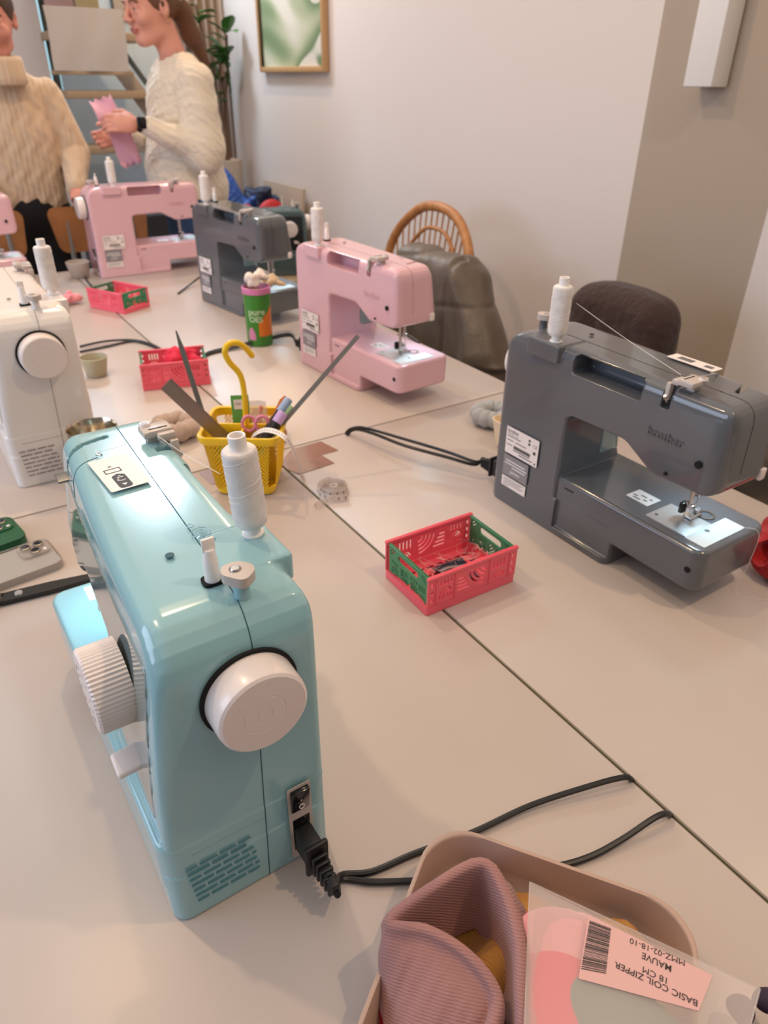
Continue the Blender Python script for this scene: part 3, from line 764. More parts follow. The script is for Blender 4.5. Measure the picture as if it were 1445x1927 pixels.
# ------------------------------------------------------------------ folding crates
def arc(cx_, cy_, r, w, a0, a1, n=7):
    o = [(cx_ + (r + w / 2) * math.cos(a0 + (a1 - a0) * i / n), cy_ + (r + w / 2) * math.sin(a0 + (a1 - a0) * i / n)) for i in range(n + 1)]
    return o + [(cx_ + (r - w / 2) * math.cos(a0 + (a1 - a0) * i / n), cy_ + (r - w / 2) * math.sin(a0 + (a1 - a0) * i / n)) for i in range(n, -1, -1)]
def rect(x, y, w, h): return [(x, y), (x + w, y), (x + w, y + h), (x, y + h)]
def rainbow(x, y, w, h):
    H = []; cx_ = x + w / 2; y0 = y
    for k in range(3): H.append(arc(cx_, y0 + h * .22, w * (.14 + .14 * k), w * .07, .12, PI - .12)); 
    for k in range(3):
        for s in (-1, 1): H.append(rect(cx_ + s * w * (.14 + .14 * k) - w * .035, y0, w * .07, h * .20))
    for k in range(4): H.append(rect(x + w * (.08 + .24 * k), y + h * .70, w * .10, h * .28))
    return H
def fan(x, y, w, h):
    H = []
    for k in range(4): H.append(arc(x + w, y + h, h * (.30 + .22 * k), h * .09, PI + .12, 1.5 * PI - .12))
    for k in range(4): H.append(rect(x + .001, y + h * (.10 + .2 * k), w * (.42 - .07 * k), h * .09))
    return H
def stripes(x, y, w, h):
    H = []
    for k in range(4): H.append(rect(x + w * (.04 + .25 * k), y + h * .52, w * .11, h * .46))
    for k in range(3): H.append(arc(x + w / 2, y, w * (.14 + .15 * k), w * .07, .1, PI - .1))
    return H
def make_crate(label):
    t = thing('folding_crate', label, 'crate', (0, 0, 0), 0, 'small red and green folding crates')
    L, D, H, th = .150, .104, .060, .0026
    b = MB()
    sk = fillet([(-L / 2, -D / 2, .003), (L / 2, -D / 2, .003), (L / 2, D / 2, .003), (-L / 2, D / 2, .003)], 3)
    inn = [(x * (1 - .005 / (L / 2)), y * (1 - .005 / (D / 2))) for x, y in sk]
    b.panel(sk, [inn], .013, Matrix.Translation((0, 0, .0065)))
    hs = [rect(-L / 2 + .012 + i * .0158, -D / 2 + .012 + j * .0175, .011, .0045) for i in range(8) for j in range(5)]
    b.panel([(x * .985, y * .985) for x, y in sk], hs, .0022, Matrix.Translation((0, 0, .0035)))
    b.build('base', M_red, t)
    for s in (-1, 1):
        Fm = frame((-s * L / 2 + s * .0005, s * (D / 2 - th / 2), .0135), (s, 0, 0), (0, 0, 1)) if s < 0 else frame((L / 2 - .0005, D / 2 - th / 2, .0135), (-1, 0, 0), (0, 0, 1))
        if s < 0: Fm = frame((-L / 2 + .0005, -D / 2 + th / 2, .0135), (1, 0, 0), (0, 0, 1))
        w = L - .001; h = H - .0135
        holes = rainbow(.017, .006, .024, .031) + fan(.047, .006, .050, .031) + stripes(.106, .006, .024, .031)
        for xx in (.005, w - .009):
            for k in range(3): holes.append(rect(xx, .006 + .012 * k, .004, .006))
        m = MB().panel(rect(0, 0, w, h), holes, th, Fm)
        m.box((w / 2, h - .0025, .0), (w + .001, .005, .0056), M=Fm, r=.0008)
        for xx in (.0435, .1015, .013, w - .013): m.box((xx, h / 2 - .003, .0008), (.0014, h - .008, .0034), M=Fm)
        m.build('long_side', M_red, t)
        xs = s * (L / 2 - .0045)
        Fg = frame((xs, -s * (D / 2 - .006), .012), (0, s, 0), (0, 0, 1))
        w2 = D - .012; h2 = H - .0135
        hol = [fillet([(.022, .0285, .005), (w2 - .022, .0285, .005), (w2 - .022, .0395, .005), (.022, .0395, .005)], 4)]
        for xx in (.006, .052, ): hol += rainbow(xx, .004, .019, .021)
        hol += fan(.028, .004, .021, .021) + stripes(.073, .004, .015, .021)
        hol += [arc(.0, .046, r_, .0016, -1.3, -.3) for r_ in (.010, .014)] + [arc(w2, .046, r_, .0016, PI + .3, PI + 1.3) for r_ in (.010, .014)]
        g = MB().panel(rect(0, 0, w2, h2), hol, .0024, Fg); g.box((w2 / 2, h2 - .0016, 0), (w2, .0032, .0042), M=Fg, r=.0006); g.build('short_side', M_green, t)
    return t
crate = make_crate('red and green folding crate with a navy scrap inside, nearest crate')
crate.location = (.522, .629, T + .0006); crate.rotation_euler = (0, 0, math.radians(-1.0))
c2 = copy_tree(crate); c2['label'] = 'red folding crate holding crumpled red fabric, behind the yellow caddy'
c2.location = (.453, 1.590, T + .0006); c2.rotation_euler = (0, 0, math.radians(-15))
c3 = copy_tree(crate); c3['label'] = 'small red crate showing its green handle side, before the far pink machine'
c3.location = (.513, 2.283, T + .0006); c3.rotation_euler = (0, 0, math.radians(117))
# scrap and threads in the near crate
rows = []
for i in range(8):
    rows.append([Vector((.505 + .0075 * i, .600 + .008 * j, T + .013 + .008 * math.sin(i * .5 + 1) * math.sin(j * .45 + .5) ** 2)) for j in range(7)])
sc_ = thing('fabric_scrap', 'navy fabric scrap with a pale edge lying in the nearest crate', 'fabric scrap', (0, 0, 0))
MB().sheet(rows, .0016).build('cloth', M_navy, sc_)
MB().sheet([[r[3] + Vector((0, 0, .003)), r[4] + Vector((0, 0, .003))] for r in rows], .001).build('pale_edge', M_labelg, sc_)
th_ = MB(); rr = random.Random(3)
for k in range(16):
    p = Vector((.522 + rr.uniform(-.045, .045), .63 + rr.uniform(-.03, .03), T + .022)); pts = [p]
    for q in range(5): p = p + Vector((rr.uniform(-.022, .022), rr.uniform(-.018, .018), rr.uniform(-.004, .006))); p.z = max(p.z, T + .012); p.x = min(max(p.x, .455), .588); p.y = min(max(p.y, .59), .67); pts.append(p)
    th_.tube(cr(pts, 4), .00022, 3)
tag(th_.build('thread_clippings', mat('pinkish_thread', 'e9c5bd', .8)), 'tangle of pale thread clippings in the nearest crate', 'thread', kind='stuff')
def crumple(name, c, r, m, label, cat, seed, h=.0035, nb=9):
    rr = random.Random(seed); bl = []
    for k in range(nb):
        bl.append((np.array(c) + np.array((rr.uniform(-r[0], r[0]) * .62, rr.uniform(-r[1], r[1]) * .62, rr.uniform(-r[2], r[2]) * .35)), [r[0] * rr.uniform(.25, .5), r[1] * rr.uniform(.25, .5), r[2] * rr.uniform(.3, .6)], Euler((rr.uniform(-1, 1), rr.uniform(-1, 1), rr.uniform(0, 3))).to_matrix()))
    zmin = c[2] - r[2] * .62
    def Fn(P):
        d = np.full(len(P), 1e3)
        for cc, rd, R in bl: d = smin(d, s_ell(P, cc, rd, R), r[2] * .10)
        d = d + .0016 * np.sin(P[:, 0] * 130 + 2 * np.sin(P[:, 1] * 90)) * np.sin(P[:, 2] * 160 + P[:, 1] * 70)
        return np.maximum(d, zmin - P[:, 2])
    lo = np.array(c) - np.array(r) * 1.25; hi = np.array(c) + np.array(r) * 1.25
    return tag(solid(name, Fn, lo, hi, h, m), label, cat)
crumple('fabric_scrap', (.475, 1.595, T + .046), (.055, .035, .032), mat('bright_red_cloth', 'd92748', .8, bump=(60, .003)), 'crumpled bright red fabric piled in the crate behind the yellow caddy', 'fabric scrap', 5)

# ------------------------------------------------------------------ yellow caddy with a hook
ang = math.radians(-34); cc = Vector((.401, 1.043, T + .0006))
cad = thing('caddy_basket', 'yellow mesh plastic caddy with a tall hook handle', 'basket', cc, ang)
HB, RT, RB = .112, .063, .050
def rs(R, z, r=.016, n=5): return [Vector((x, y, z)) for x, y in fillet([(-R, -R, r), (R, -R, r), (R, R, r), (-R, R, r)], n)]
b = MB()
b.grid([[p * 1.0 for p in rs(RB - .006, .0008)], rs(RB - .001, .002), rs(RB, .006), rs(RB + .0015, .016), rs(RB - .0005, .016), rs(RB - .002, .005), rs(RB - .006, .0035)], cv=True)
b.add(rs(RB - .006, .0008), [list(range(24))]); b.add(rs(RB - .006, .0035), [list(range(24))])
b.build('base', M_yellow, cad, smooth=60)
rim = MB(); rim.grid([rs(RT + .0025, HB - .012), rs(RT + .005, HB - .002), rs(RT + .0045, HB + .001), rs(RT + .002, HB + .002), rs(RT - .0012, HB), rs(RT - .0012, HB - .014), rs(RT + .0005, HB - .014)], cu=True, cv=True)
rim.build('rim', M_yellow, cad, smooth=50)
for k in range(4):
    Rm = Matrix.Rotation(k * PI / 2, 4, 'Z'); lat = MB()
    def wall(a, z):    # a in -1..1 along the wall
        R = RB + (RT - RB) * (z / HB); return Vector((a * (R - .012), -R + .0008, z))
    nz = 12; na = 15
    for i in range(-nz, na + 1):
        for sg in (1, -1):
            pts = []
            for q in range(0, 2 * nz + 1):
                z = .014 + (HB - .026) * q / (2 * nz); a = -1 + 2 * (i + q / 2) / na
                if -1.001 <= a <= 1.001: pts.append(wall(sg * a, z))
            if len(pts) > 1: lat.tube([pts[0], pts[-1]], .0010, 4, M=Rm)
    lat.build('mesh_wall', M_yellow, cad)
    A = [Vector(p) for p in fillet([(0, 0, .016), (.03, 0, 0), (.03, .03, 0), (0, .03, 0)], 5)]
    cp = []
    for z in (.012, HB - .006):
        R = RB + (RT - RB) * (z / HB); out = [Vector((-R + q.x, -R + q.y, z)) for q in A[:6]]; inn = [Vector((-R + .002 + q.x * .9, -R + .002 + q.y * .9, z)) for q in A[:6]]
        cp.append(out + inn[::-1])
    MB().grid(cp, cv=True).build('corner_post', M_yellow, cad)
for k in range(2):
    dv = MB().box((0, 0, HB - .011), (2 * RT - .004, .0042, .018), M=Matrix.Rotation(k * PI / 2 + .0001, 4, 'Z'), r=.0015)
    dv.box((0, 0, HB / 2 - .004), (2 * RB - .006, .0016, HB - .020), M=Matrix.Rotation(k * PI / 2, 4, 'Z')); dv.build('divider', M_yellow, cad)
inv = (Matrix.Translation(cc) @ Matrix.Rotation(ang, 4, 'Z')).inverted()
hk = [inv @ ony(px, py, 1.043) for px, py in ((463, 792), (460, 745), (452, 706), (432, 682), (423, 662), (430, 648), (445, 645), (460, 653), (474, 669))]
hk[0].z = HB - .012; hk[0].x *= .3; hk[0].y *= .3
pts = cr(hk, 7); hkb = MB().tube(pts, .0048, 12); hkb.lathe([(0, -.0048), (.0034, -.0034), (.0048, 0), (.0034, .0034), (0, .0048)], 12, 0, Matrix.Translation(pts[-1]))
hkb.build('hook_handle', M_yellow, cad, smooth=80)
# things standing in the caddy
def incad(x, y, z): return (Matrix.Translation(cc) @ Matrix.Rotation(ang, 4, 'Z')) @ Vector((x, y, z))
def stick(name, foot, tip, w, th, m, label, cat, point=0.0):
    d = (Vector(tip) - Vector(foot)); L = d.length; side = d.cross(Vector((-.30, -.80, .45))); Fm = frame(foot, d, side)
    pl = [(0, -w / 2), (L - point, -w / 2), (L, -w * .12 if point else -w / 2), (L, w * .12 if point else w / 2), (L - point, w / 2), (0, w / 2)]
    return MB().prism(pl, -th / 2, th / 2, M=Fm), Fm, L
def lean(rim_px, tip_px, z, dy):
    """a stick that crosses the mouth of the caddy at one surveyed point and ends at another; its foot stands on the caddy floor"""
    a = on(rim_px[0], rim_px[1], z); t = ony(tip_px[0], tip_px[1], a.y + dy); d = t - a
    f = a - d * ((a.z - T - .012) / d.z); q = (Matrix.Translation(cc) @ Matrix.Rotation(ang, 4, 'Z')).inverted() @ f
    lim = .041
    if abs(q.x) > lim or abs(q.y) > lim:
        k = min(1.0, *(((lim if w > 0 else -lim) - w0) / (w - w0) if abs(w) > lim else 1.0 for w, w0 in zip((q.x, q.y), tuple(((Matrix.Translation(cc) @ Matrix.Rotation(ang, 4, 'Z')).inverted() @ a))[:2])))
        f = a + (f - a) * max(.15, k)
    return f, t
def through(px, py, foot, L):
    """tip of a rod of length L from the foot, on the sight line"""
    r = Vector((RW @ np.array([px - CX, py - CY, F_PX])).tolist()).normalized(); o = Vector(CAM.tolist()) - Vector(foot)
    bq = o.dot(r); cq = o.dot(o) - L * L; ds = bq * bq - cq
    return Vector(CAM.tolist()) + r * (-bq + math.sqrt(max(ds, 0)))
f0, tip = lean((402, 806), (312, 722), .118, .005)
rl = thing('steel_ruler', 'broad steel ruler leaning out of the yellow caddy to the left', 'ruler', f0)
mb, Fm, L = stick('r', f0, tip, .0225, .0009, M_metal2, '', ''); Ti = Matrix.Translation(-f0); mb.v = [Ti @ v for v in mb.v]; mb.build('blade', M_metal2, rl)
mk = MB()
for k in range(34): mk.box((L - .004 - k * .005, .0088 - (.0012 if k % 2 else 0), .0006), (.0003, .004 if k % 2 == 0 else .0024, .0002), M=Ti @ Fm); mk.box((L - .004 - k * .005, .0088 - (.0012 if k % 2 else 0), -.0006), (.0003, .004 if k % 2 == 0 else .0024, .0002), M=Ti @ Fm)
mk.build('scale_marks', M_ink, rl)
f0, tip = lean((384, 786), (331, 622), .117, .045)
mb, Fm, L = stick('t', f0, tip, .0085, .003, M_metal2, '', '', .03); tag(mb.build('tweezers', M_metal2), 'long pointed steel tweezers standing up in the yellow caddy', 'tweezers')
f0, tip = lean((536, 792), (674, 632), .120, -.02)
mb, Fm, L = stick('s', f0, tip, .0075, .0042, M_metal2, '', ''); tag(mb.build('metal_rod', M_rod), 'long flat grey metal stick leaning far right out of the caddy', 'ruler')
def pen(label, foot, tip, r, body, capm, name='marker_pen', fr=.55):
    t = thing(name, label, 'pen', foot, 0); d = Vector(tip) - Vector(foot); L = d.length
    A = axis_frame((0, 0, 0), d)
    MB().lathe([(0, 0), (r * .8, .0006), (r * .92, L * fr), (0, L * fr)], 18, 0, A).build('barrel', body, t)
    MB().lathe([(0, L * fr), (r, L * fr), (r, L - .002), (r * .8, L), (0, L)], 18, 0, A).build('cap', capm, t)
M_lilac = mat('lilac_plastic', 'cba6d8', .4); M_pblue = mat('pale_blue_plastic', '8fa6c8', .4); M_sage = mat('sage_plastic', '8fae86', .4); M_orange = mat('orange_plastic', 'e0862a', .4); M_pkpl = mat('rose_plastic', 'e88aa6', .4)
f0, tip = lean((513, 807), (533, 776), .114, .004); pen('black marker with a lilac cap in the yellow caddy', f0, tip, .0085, M_black, M_lilac, fr=.66)
f0, tip = lean((507, 803), (544, 751), .112, .010); pen('black marker with a pale blue cap in the yellow caddy', f0, tip, .0074, M_black, M_pblue, fr=.74)
f0, tip = lean((530, 793), (549, 765), .117, .004); pen('pen with a sage green cap behind the lilac one', f0, tip, .0066, M_sage, M_sage, fr=.6)
f0, ot = lean((521, 778), (537, 745), .112, .004)
mb, Fm, L = stick('o', f0, ot, .012, .004, M_orange, '', '', .01); tag(mb.build('seam_ripper', M_orange), 'orange plastic tool at the right back of the yellow caddy', 'tool')
# pink scissors: two finger loops showing, blades down
s0 = incad(.020, -.016, .113); scs = thing('scissors', 'small scissors with pink finger loops standing in the yellow caddy', 'scissors', s0, ang)
for sx, ln in ((-.010, 'handle'), (.012, 'handle')):
    MB().tube([Vector((sx + .0105 * math.cos(q), .002 * math.cos(q), .004 + .0135 * math.sin(q))) for q in np.linspace(0, 2 * PI, 26)[:-1]], .0026, 8, closed=True).build('handle', M_pkpl, scs)
MB().prism([(-.004, -.012), (-.001, -.095), (.001, -.095), (.004, -.012)], -.001, .001, M=frame((0, .001, 0), (1, 0, 0), (0, 0, 1))).build('blades', M_metal, scs)
# green packet with a white price square
f0 = incad(-.012, .030, .004); gp = thing('notion_packet', 'green card packet with a white square, in the back of the caddy', 'packet', f0, ang + .15)
MB().box((0, 0, .072), (.030, .0022, .144), r=.0006).build('card', mat('leaf_green_card', '5d9a45', .6), gp)
MB().box((-.002, -.0016, .128), (.017, .0006, .017)).build('price_square', M_labelw, gp)
MB().text('250', .0065, frame((-.0085, -.0021, .127), (1, 0, 0), (0, 0, 1))).build('price_print', M_inkg, gp)
f0 = incad(.012, .034, .004); tw = thing('notion_packet', 'clear packet of pink and green notions at the back of the caddy', 'packet', f0, ang)
MB().sheet([[Vector((-.020 + .013 * i, .004 * math.sin(i * 1.7 + j), .012 * j)) for j in range(12)] for i in range(4)], .0006).build('film', M_clear, tw)
MB().cyl((0, .003, .06), (.010, .003, .122), .0042, .0030, 12).build('pink_spool', mat('salmon_cloth', 'e08a80', .8), tw)
crumple('fabric_scrap', tuple(incad(-.026, -.030, .070)), (.022, .022, .03), mat('emerald_cloth', '1f8a4c', .7), 'emerald green scrap inside the left compartment of the caddy', 'fabric scrap', 9, .003, 6)
crumple('fabric_scrap', tuple(incad(-.024, -.026, .028)), (.024, .024, .024), mat('orange_cloth', 'dd6a2a', .7), 'orange scrap at the bottom of the yellow caddy', 'fabric scrap', 12, .003, 6)
crumple('fabric_scrap', tuple(incad(.028, .020, .040)), (.022, .022, .036), mat('grey_white_film', 'c7bda8', .5), 'pale crumpled bag in the right compartment of the caddy', 'fabric scrap', 14, .003, 6)
# white tape measure hanging over the rim to the table
tm = thing('measuring_tape', 'white paper tape measure hanging over the right rim of the caddy', 'tape measure', (0, 0, 0))
P = [on(474, 822, .108), on(484, 814, .120), on(500, 809, .126), on(522, 814, .125), on(541, 828, .116), on(553, 848, .086), on(560, 868, .045), on(566, 889, .003)]
q = cr(P, 8); dirv = Vector((.62, .55, .5)).normalized()
MB().sheet([[p + dirv * s for s in (-.0045, .0045)] for p in q], .0005).build('tape_strip', M_labelw, tm)
mk = MB()
for k in range(3, len(q) - 2, 2): mk.box(q[k] + Vector((0, -.0008, .0004)), (.0012, .0012, .0012))
mk.build('tape_marks', M_inkg, tm)
# coiled tape measure on the seam
cl = thing('measuring_tape', 'clear coiled tape measure lying on the table seam', 'tape measure', (.507, .935, T + .0006))
sp_ = []
for k in range(150):
    a = k * .26; r_ = .0085 + .0158 * (k / 150); sp_.append(Vector((r_ * math.cos(a), r_ * math.sin(a), 0)))
sp_ += [Vector((.030 * math.cos(a), .030 * math.sin(a) - (a - 39.0) * .003, 0)) for a in np.linspace(39.0, 42.6, 20)]
e_ = sp_[-1]; sp_ += [e_ + Vector((-.012 * k, .006 * k - .0010 * k * k, 0)) for k in range(1, 6)]
MB().sheet([[p + Vector((0, 0, .0002)), p + Vector((0, 0, .0125))] for p in sp_], .0004).build('tape_coil', M_clear, cl)
mk = MB()
for k in range(108, 175, 2):
    if k < len(sp_):
        p = sp_[k]; tdir = (sp_[min(k + 1, len(sp_) - 1)] - sp_[k - 1]).normalized(); nrm = Vector((tdir.y, -tdir.x, 0))
        mk.box((0, 0, 0), (.0014, .0003, .0042 if k % 6 else .006), M=frame(p + nrm * .0005 + Vector((0, 0, .0062)), tdir, (0, 0, 1)) @ Matrix.Rotation(PI / 2, 4, 'X'))
mk.build('tape_marks', M_ink, cl)
MB().lathe([(.0035, .003), (.0075, .003), (.0075, .0115), (.0035, .0115)], 24, closed=True).build('core', M_clear, cl)

# ------------------------------------------------------------------ brown tape across the joint
def tape(name, pts, label, z=.0004):
    c = Vector((sum(p[0] for p in pts) / len(pts), sum(p[1] for p in pts) / len(pts), T))
    return tag(MB().prism([(p[0] - c.x, p[1] - c.y) for p in pts], z, z + .0003).build(name, M_tape, loc=c), label, 'tape', 'brown tape strips over the table joint')
A = [on(*p)[:2] for p in ((540, 848), (604, 831), (637, 848), (575, 864), (540, 871))]; A = [(a[0], a[1]) for a in A]
tape('packing_tape', [(on(548, 846).x, on(548, 846).y), (on(604, 831).x, on(604, 831).y), (on(637, 848).x, on(637, 848).y), (on(540, 874).x - .02, on(540, 874).y)], 'upper brown packing-tape strip to the right of the yellow caddy')
tape('packing_tape', [(on(545, 866).x - .02, on(545, 866).y), (on(606, 858).x, on(606, 858).y), (on(629, 872).x, on(629, 872).y), (on(563, 893).x, on(563, 893).y), (on(540, 884).x, on(540, 884).y)], 'lower brown packing-tape strip crossing the seam right of the caddy', .0008)
tape('packing_tape', [(on(375, 890).x, on(375, 890).y), (on(420, 876).x, on(420, 876).y), (on(430, 905).x, on(430, 905).y), (on(398, 912).x, on(398, 912).y)], 'short brown packing-tape strip left of the yellow caddy')

# ------------------------------------------------------------------ scrunchies, bowl, cup
def scrunchie(label, c, R, r, m, n=11, seed=0):
    rr = random.Random(seed); ph = rr.uniform(0, 6)
    def Fn(P):
        x = P[:, 0]; y = P[:, 1]; a = np.arctan2(y, x); q = np.sqrt(x * x + y * y) - R; z = P[:, 2] - r
        puff = r * (.80 + .20 * np.abs(np.sin(a * n / 2 + ph + .3 * np.sin(3 * a))) + .05 * np.sin(5 * a + z * 150))
        return (np.sqrt(q * q + z * z * 1.15) - puff) * .7
    o = solid('scrunchie', Fn, (-R - r * 1.4, -R - r * 1.4, -.003), (R + r * 1.4, R + r * 1.4, 2.3 * r), .0035, m)
    o.location = (c[0], c[1], T + .0005 + r * .04); return tag(o, label, 'scrunchie', 'velvet scrunchies on the tables')
scrunchie('pale grey velvet scrunchie behind the large grey machine', (.925, 1.010), .030, .019, M_greyfab, 13, 1)
scrunchie('beige velvet scrunchie left of the yellow caddy', (.352, 1.290), .030, .020, M_beigefab, 10, 2)
scrunchie('rust brown scrunchie partly hidden behind the right of the caddy', (.500, 1.185), .024, .014, M_brownfab, 9, 3)
bw = MB(); o_ = fillet([(-.05, -.036, .016), (.05, -.036, .016), (.05, .036, .016), (-.05, .036, .016)], 5)
bw.grid([[(x * .72, y * .72, .0005) for x, y in o_], [(x * .80, y * .80, .004) for x, y in o_], [(x, y, .058) for x, y in o_], [(x * .95, y * .95, .058) for x, y in o_], [(x * .74, y * .74, .006) for x, y in o_]], cv=True)
n_ = len(o_); bw.add([(x * .72, y * .72, .0005) for x, y in o_], [list(range(n_))]); bw.add([(x * .74, y * .74, .006) for x, y in o_], [list(range(n_))])
tag(bw.build('bowl', mat('cream_ceramic', 'e8d3b4', .4), loc=(.897, .900, T + .0005)), 'cream rectangular bowl half hidden behind the large grey machine', 'bowl')
cpn = thing('metal_cup', 'shiny metal bowl rim between the teal and white machines', 'bowl', (.178, 1.150, T + .0005))
MB().lathe([(0, 0), (.028, 0), (.031, .004), (.039, .112), (.0405, .114), (.039, .1155), (.037, .112), (.029, .006), (0, .005)], 48).build('cup_shell', mat('warm_steel', 'd8c9b2', .16, metal=1), cpn)
# green paper cup with packaging on top
gc = thing('snack_cup', 'green paper cup with orange patch in front of the far grey machine', 'cup', (.733, 1.735, T + .0005), -.30)
RC = .0345
MB().lathe([(0, 0), (RC * .92, 0), (RC * .96, .002), (RC, .135), (RC, .136), (0, .136)], 48).build('cup_wall', mat('cup_green', '3d8a2c', .4), gc)
MB().lathe([(RC + .0003, .1345), (RC + .0022, .135), (RC + .0022, .149), (RC - .001, .150), (RC - .002, .136)], 48, closed=True).build('pink_band', mat('pink_lid', 'd67fae', .5), gc)
def wrap(poly, off=.0006):
    a0 = -PI / 2; out = []
    return [(((RC * (.96 + .04 * y / .136)) + off) * math.cos(a0 + x / RC), ((RC * (.96 + .04 * y / .136)) + off) * math.sin(a0 + x / RC), y) for x, y in poly]
def patch(mb, poly_fn, nx, ny, off): mb.grid([[Vector(wrap([poly_fn(i / nx, j / ny)], off)[0]) for j in range(ny + 1)] for i in range(nx + 1)])
m_ = MB(); patch(m_, lambda a, b: (-.004 + .045 * a, .028 + (.035 + .045 * a) * b), 10, 6, .0006); m_.build('orange_patch', mat('cup_orange', 'e07a22', .4), gc)
m_ = MB(); patch(m_, lambda a, b: (-.036 + .022 * a, .018 + .034 * b * math.sin(PI * (.15 + .7 * a))), 8, 5, .0006); m_.build('pink_patch', mat('cup_pink', 'd488a8', .4), gc)
def wraptext(s, size, x, y, off=.0009):
    mb = MB().text(s, size, Matrix.Identity(4), off=.0006); mb.v = [Vector(wrap([(v.x + x, v.y + y)], off)[0]) for v in mb.v]; return mb
wt = wraptext('pure', .024, -.030, .084); w2 = wraptext('OES', .020, -.028, .066); wt.add(w2.v, w2.f); wt.build('cup_lettering', mat('cup_white', 'b9d6a8', .5), gc)
crumple('paper_packaging', (.733, 1.735, T + .170), (.036, .034, .026), mat('crumpled_white', 'e9dcd2', .6, bump=(40, .004)), 'crumpled white paper stuffed in the top of the green cup', 'packaging', 21, .0035)
crumple('cotton_scrap', (.795, 1.775, T + .150), (.032, .030, .024), mat('cream_cloth', 'd8bf9c', .85, bump=(50, .003)), 'cream scrap on the needle end of the far grey machine', 'fabric scrap', 22, .0035)
# pink pouch on the far left table
crumple('pouch', tuple(on(133, 560, .02)), (.034, .048, .020), mat('rose_pouch', 'ee9aa2', .6), 'small rose pink pouch beside the white spool on the left table', 'pouch', 31, .004, 7)
pb = on(148, 505, .03); bb = MB().lathe([(0, 0), (.026, 0), (.030, .004), (.040, .052), (.0385, .053), (.028, .006), (0, .005)], 32)
tag(bb.build('bowl', mat('grey_bowl', 'b9ada4', .5), loc=(pb.x, pb.y, T + .0005)), 'grey bowl at the end-plate foot of the far pink machine', 'bowl')
pb = on(172, 690, .03); bb = MB().lathe([(0, 0), (.020, 0), (.023, .003), (.031, .045), (.0295, .046), (.022, .005), (0, .004)], 32)
tag(bb.build('bowl', mat('pale_olive_bowl', 'b7ae93', .5), loc=(pb.x + .012, pb.y + .02, T + .0005)), 'pale olive bowl tucked behind the white machine', 'bowl')

# ------------------------------------------------------------------ phones, scissors at the left edge
def phone(label, c, rotz, L, Wd, th, mc, mback, clear=False):
    t = thing('phone', label, 'phone', (c[0], c[1], T + .0005), rotz)
    MB().prism(rrect(Wd, L, .012, 6), .0004, th - .001, M=Matrix.Translation((-Wd / 2, -L / 2, 0))).build('phone_back', mback, t)
    o = rrect(Wd + .006, L + .006, .015, 6); ii = [(x * .955 + .5 * (Wd + .006) * .045, y * .98 + .5 * (L + .006) * .02) for x, y in o]; Mx = Matrix.Translation((-Wd / 2 - .003, -L / 2 - .003, 0))
    cs = MB(); cs.panel(o, [ii], th + .001, Mx @ Matrix.Translation((0, 0, (th + .001) / 2)))
    if not clear: cs.prism(o, th - .0008, th + .0008, M=Mx)
    cs.build('case', mc, t)
    isl = MB().prism(rrect(.038, .040, .010, 6), th - .0005, th + .0032, M=Matrix.Translation((-Wd / 2 + .003, L / 2 - .043, 0))).build('camera_island', mc if not clear else M_clear2, t)
    for x, y in ((.011, .029), (.011, .011), (.027, .020)):
        l = MB().lathe([(0, .0048), (.0058, .0048), (.0070, .0042), (.0072, 0), (0, 0)], 26, 0, Matrix.Translation((-Wd / 2 + .003 + x, L / 2 - .043 + y, th + .0004))).build('lens_ring', M_metal2, t)
        MB().lathe([(0, .0051), (.0056, .0050), (.0056, .0046)], 24, 0, Matrix.Translation((-Wd / 2 + .003 + x, L / 2 - .043 + y, th + .0004))).build('lens', M_lens, l)
    MB().lathe([(0, .0036), (.0026, .0034), (.0026, 0)], 16, 0, Matrix.Translation((-Wd / 2 + .003 + .029, L / 2 - .043 + .033, th))).build('flash', M_labelw, t)
    return t
phone('phone in a clear case lying beside the teal machine', (-.010, .975), math.radians(-82), .150, .074, .011, M_clear2, M_pgrey, True)
phone('phone in a dark green case lying next to the clear one', (-.045, 1.058), math.radians(-80), .150, .074, .016, M_gcase, M_gcase)
a_, b_ = on(168, 1093), on(20, 1130)
sz = thing('dressmaking_scissors', 'black-handled dressmaking scissors at the left edge by the phones', 'scissors', (b_.x, b_.y, T + .0008)); dv = (a_ - b_); an = math.atan2(dv.y, dv.x); sz.rotation_euler = (0, 0, an)
MB().prism([(-.010, -.010), (.05, -.011), (.17, -.004), (.175, 0), (.05, .010), (-.010, .010)], .001, .0075).build('blade', M_black, sz)
MB().cyl((.012, 0, .0075), (.012, 0, .0092), .0058, .0050, 20).build('pivot_screw', M_metal, sz)
for s in (1, -1): MB().tube(cr([(-.008, s * .003, .006), (-.04, s * .012, .006), (-.075, s * .034, .006), (-.105, s * .030, .006), (-.10, s * .010, .006), (-.06, s * .006, .006)], 6), .0062, 10, flat=.8).build('handle', M_black, sz)

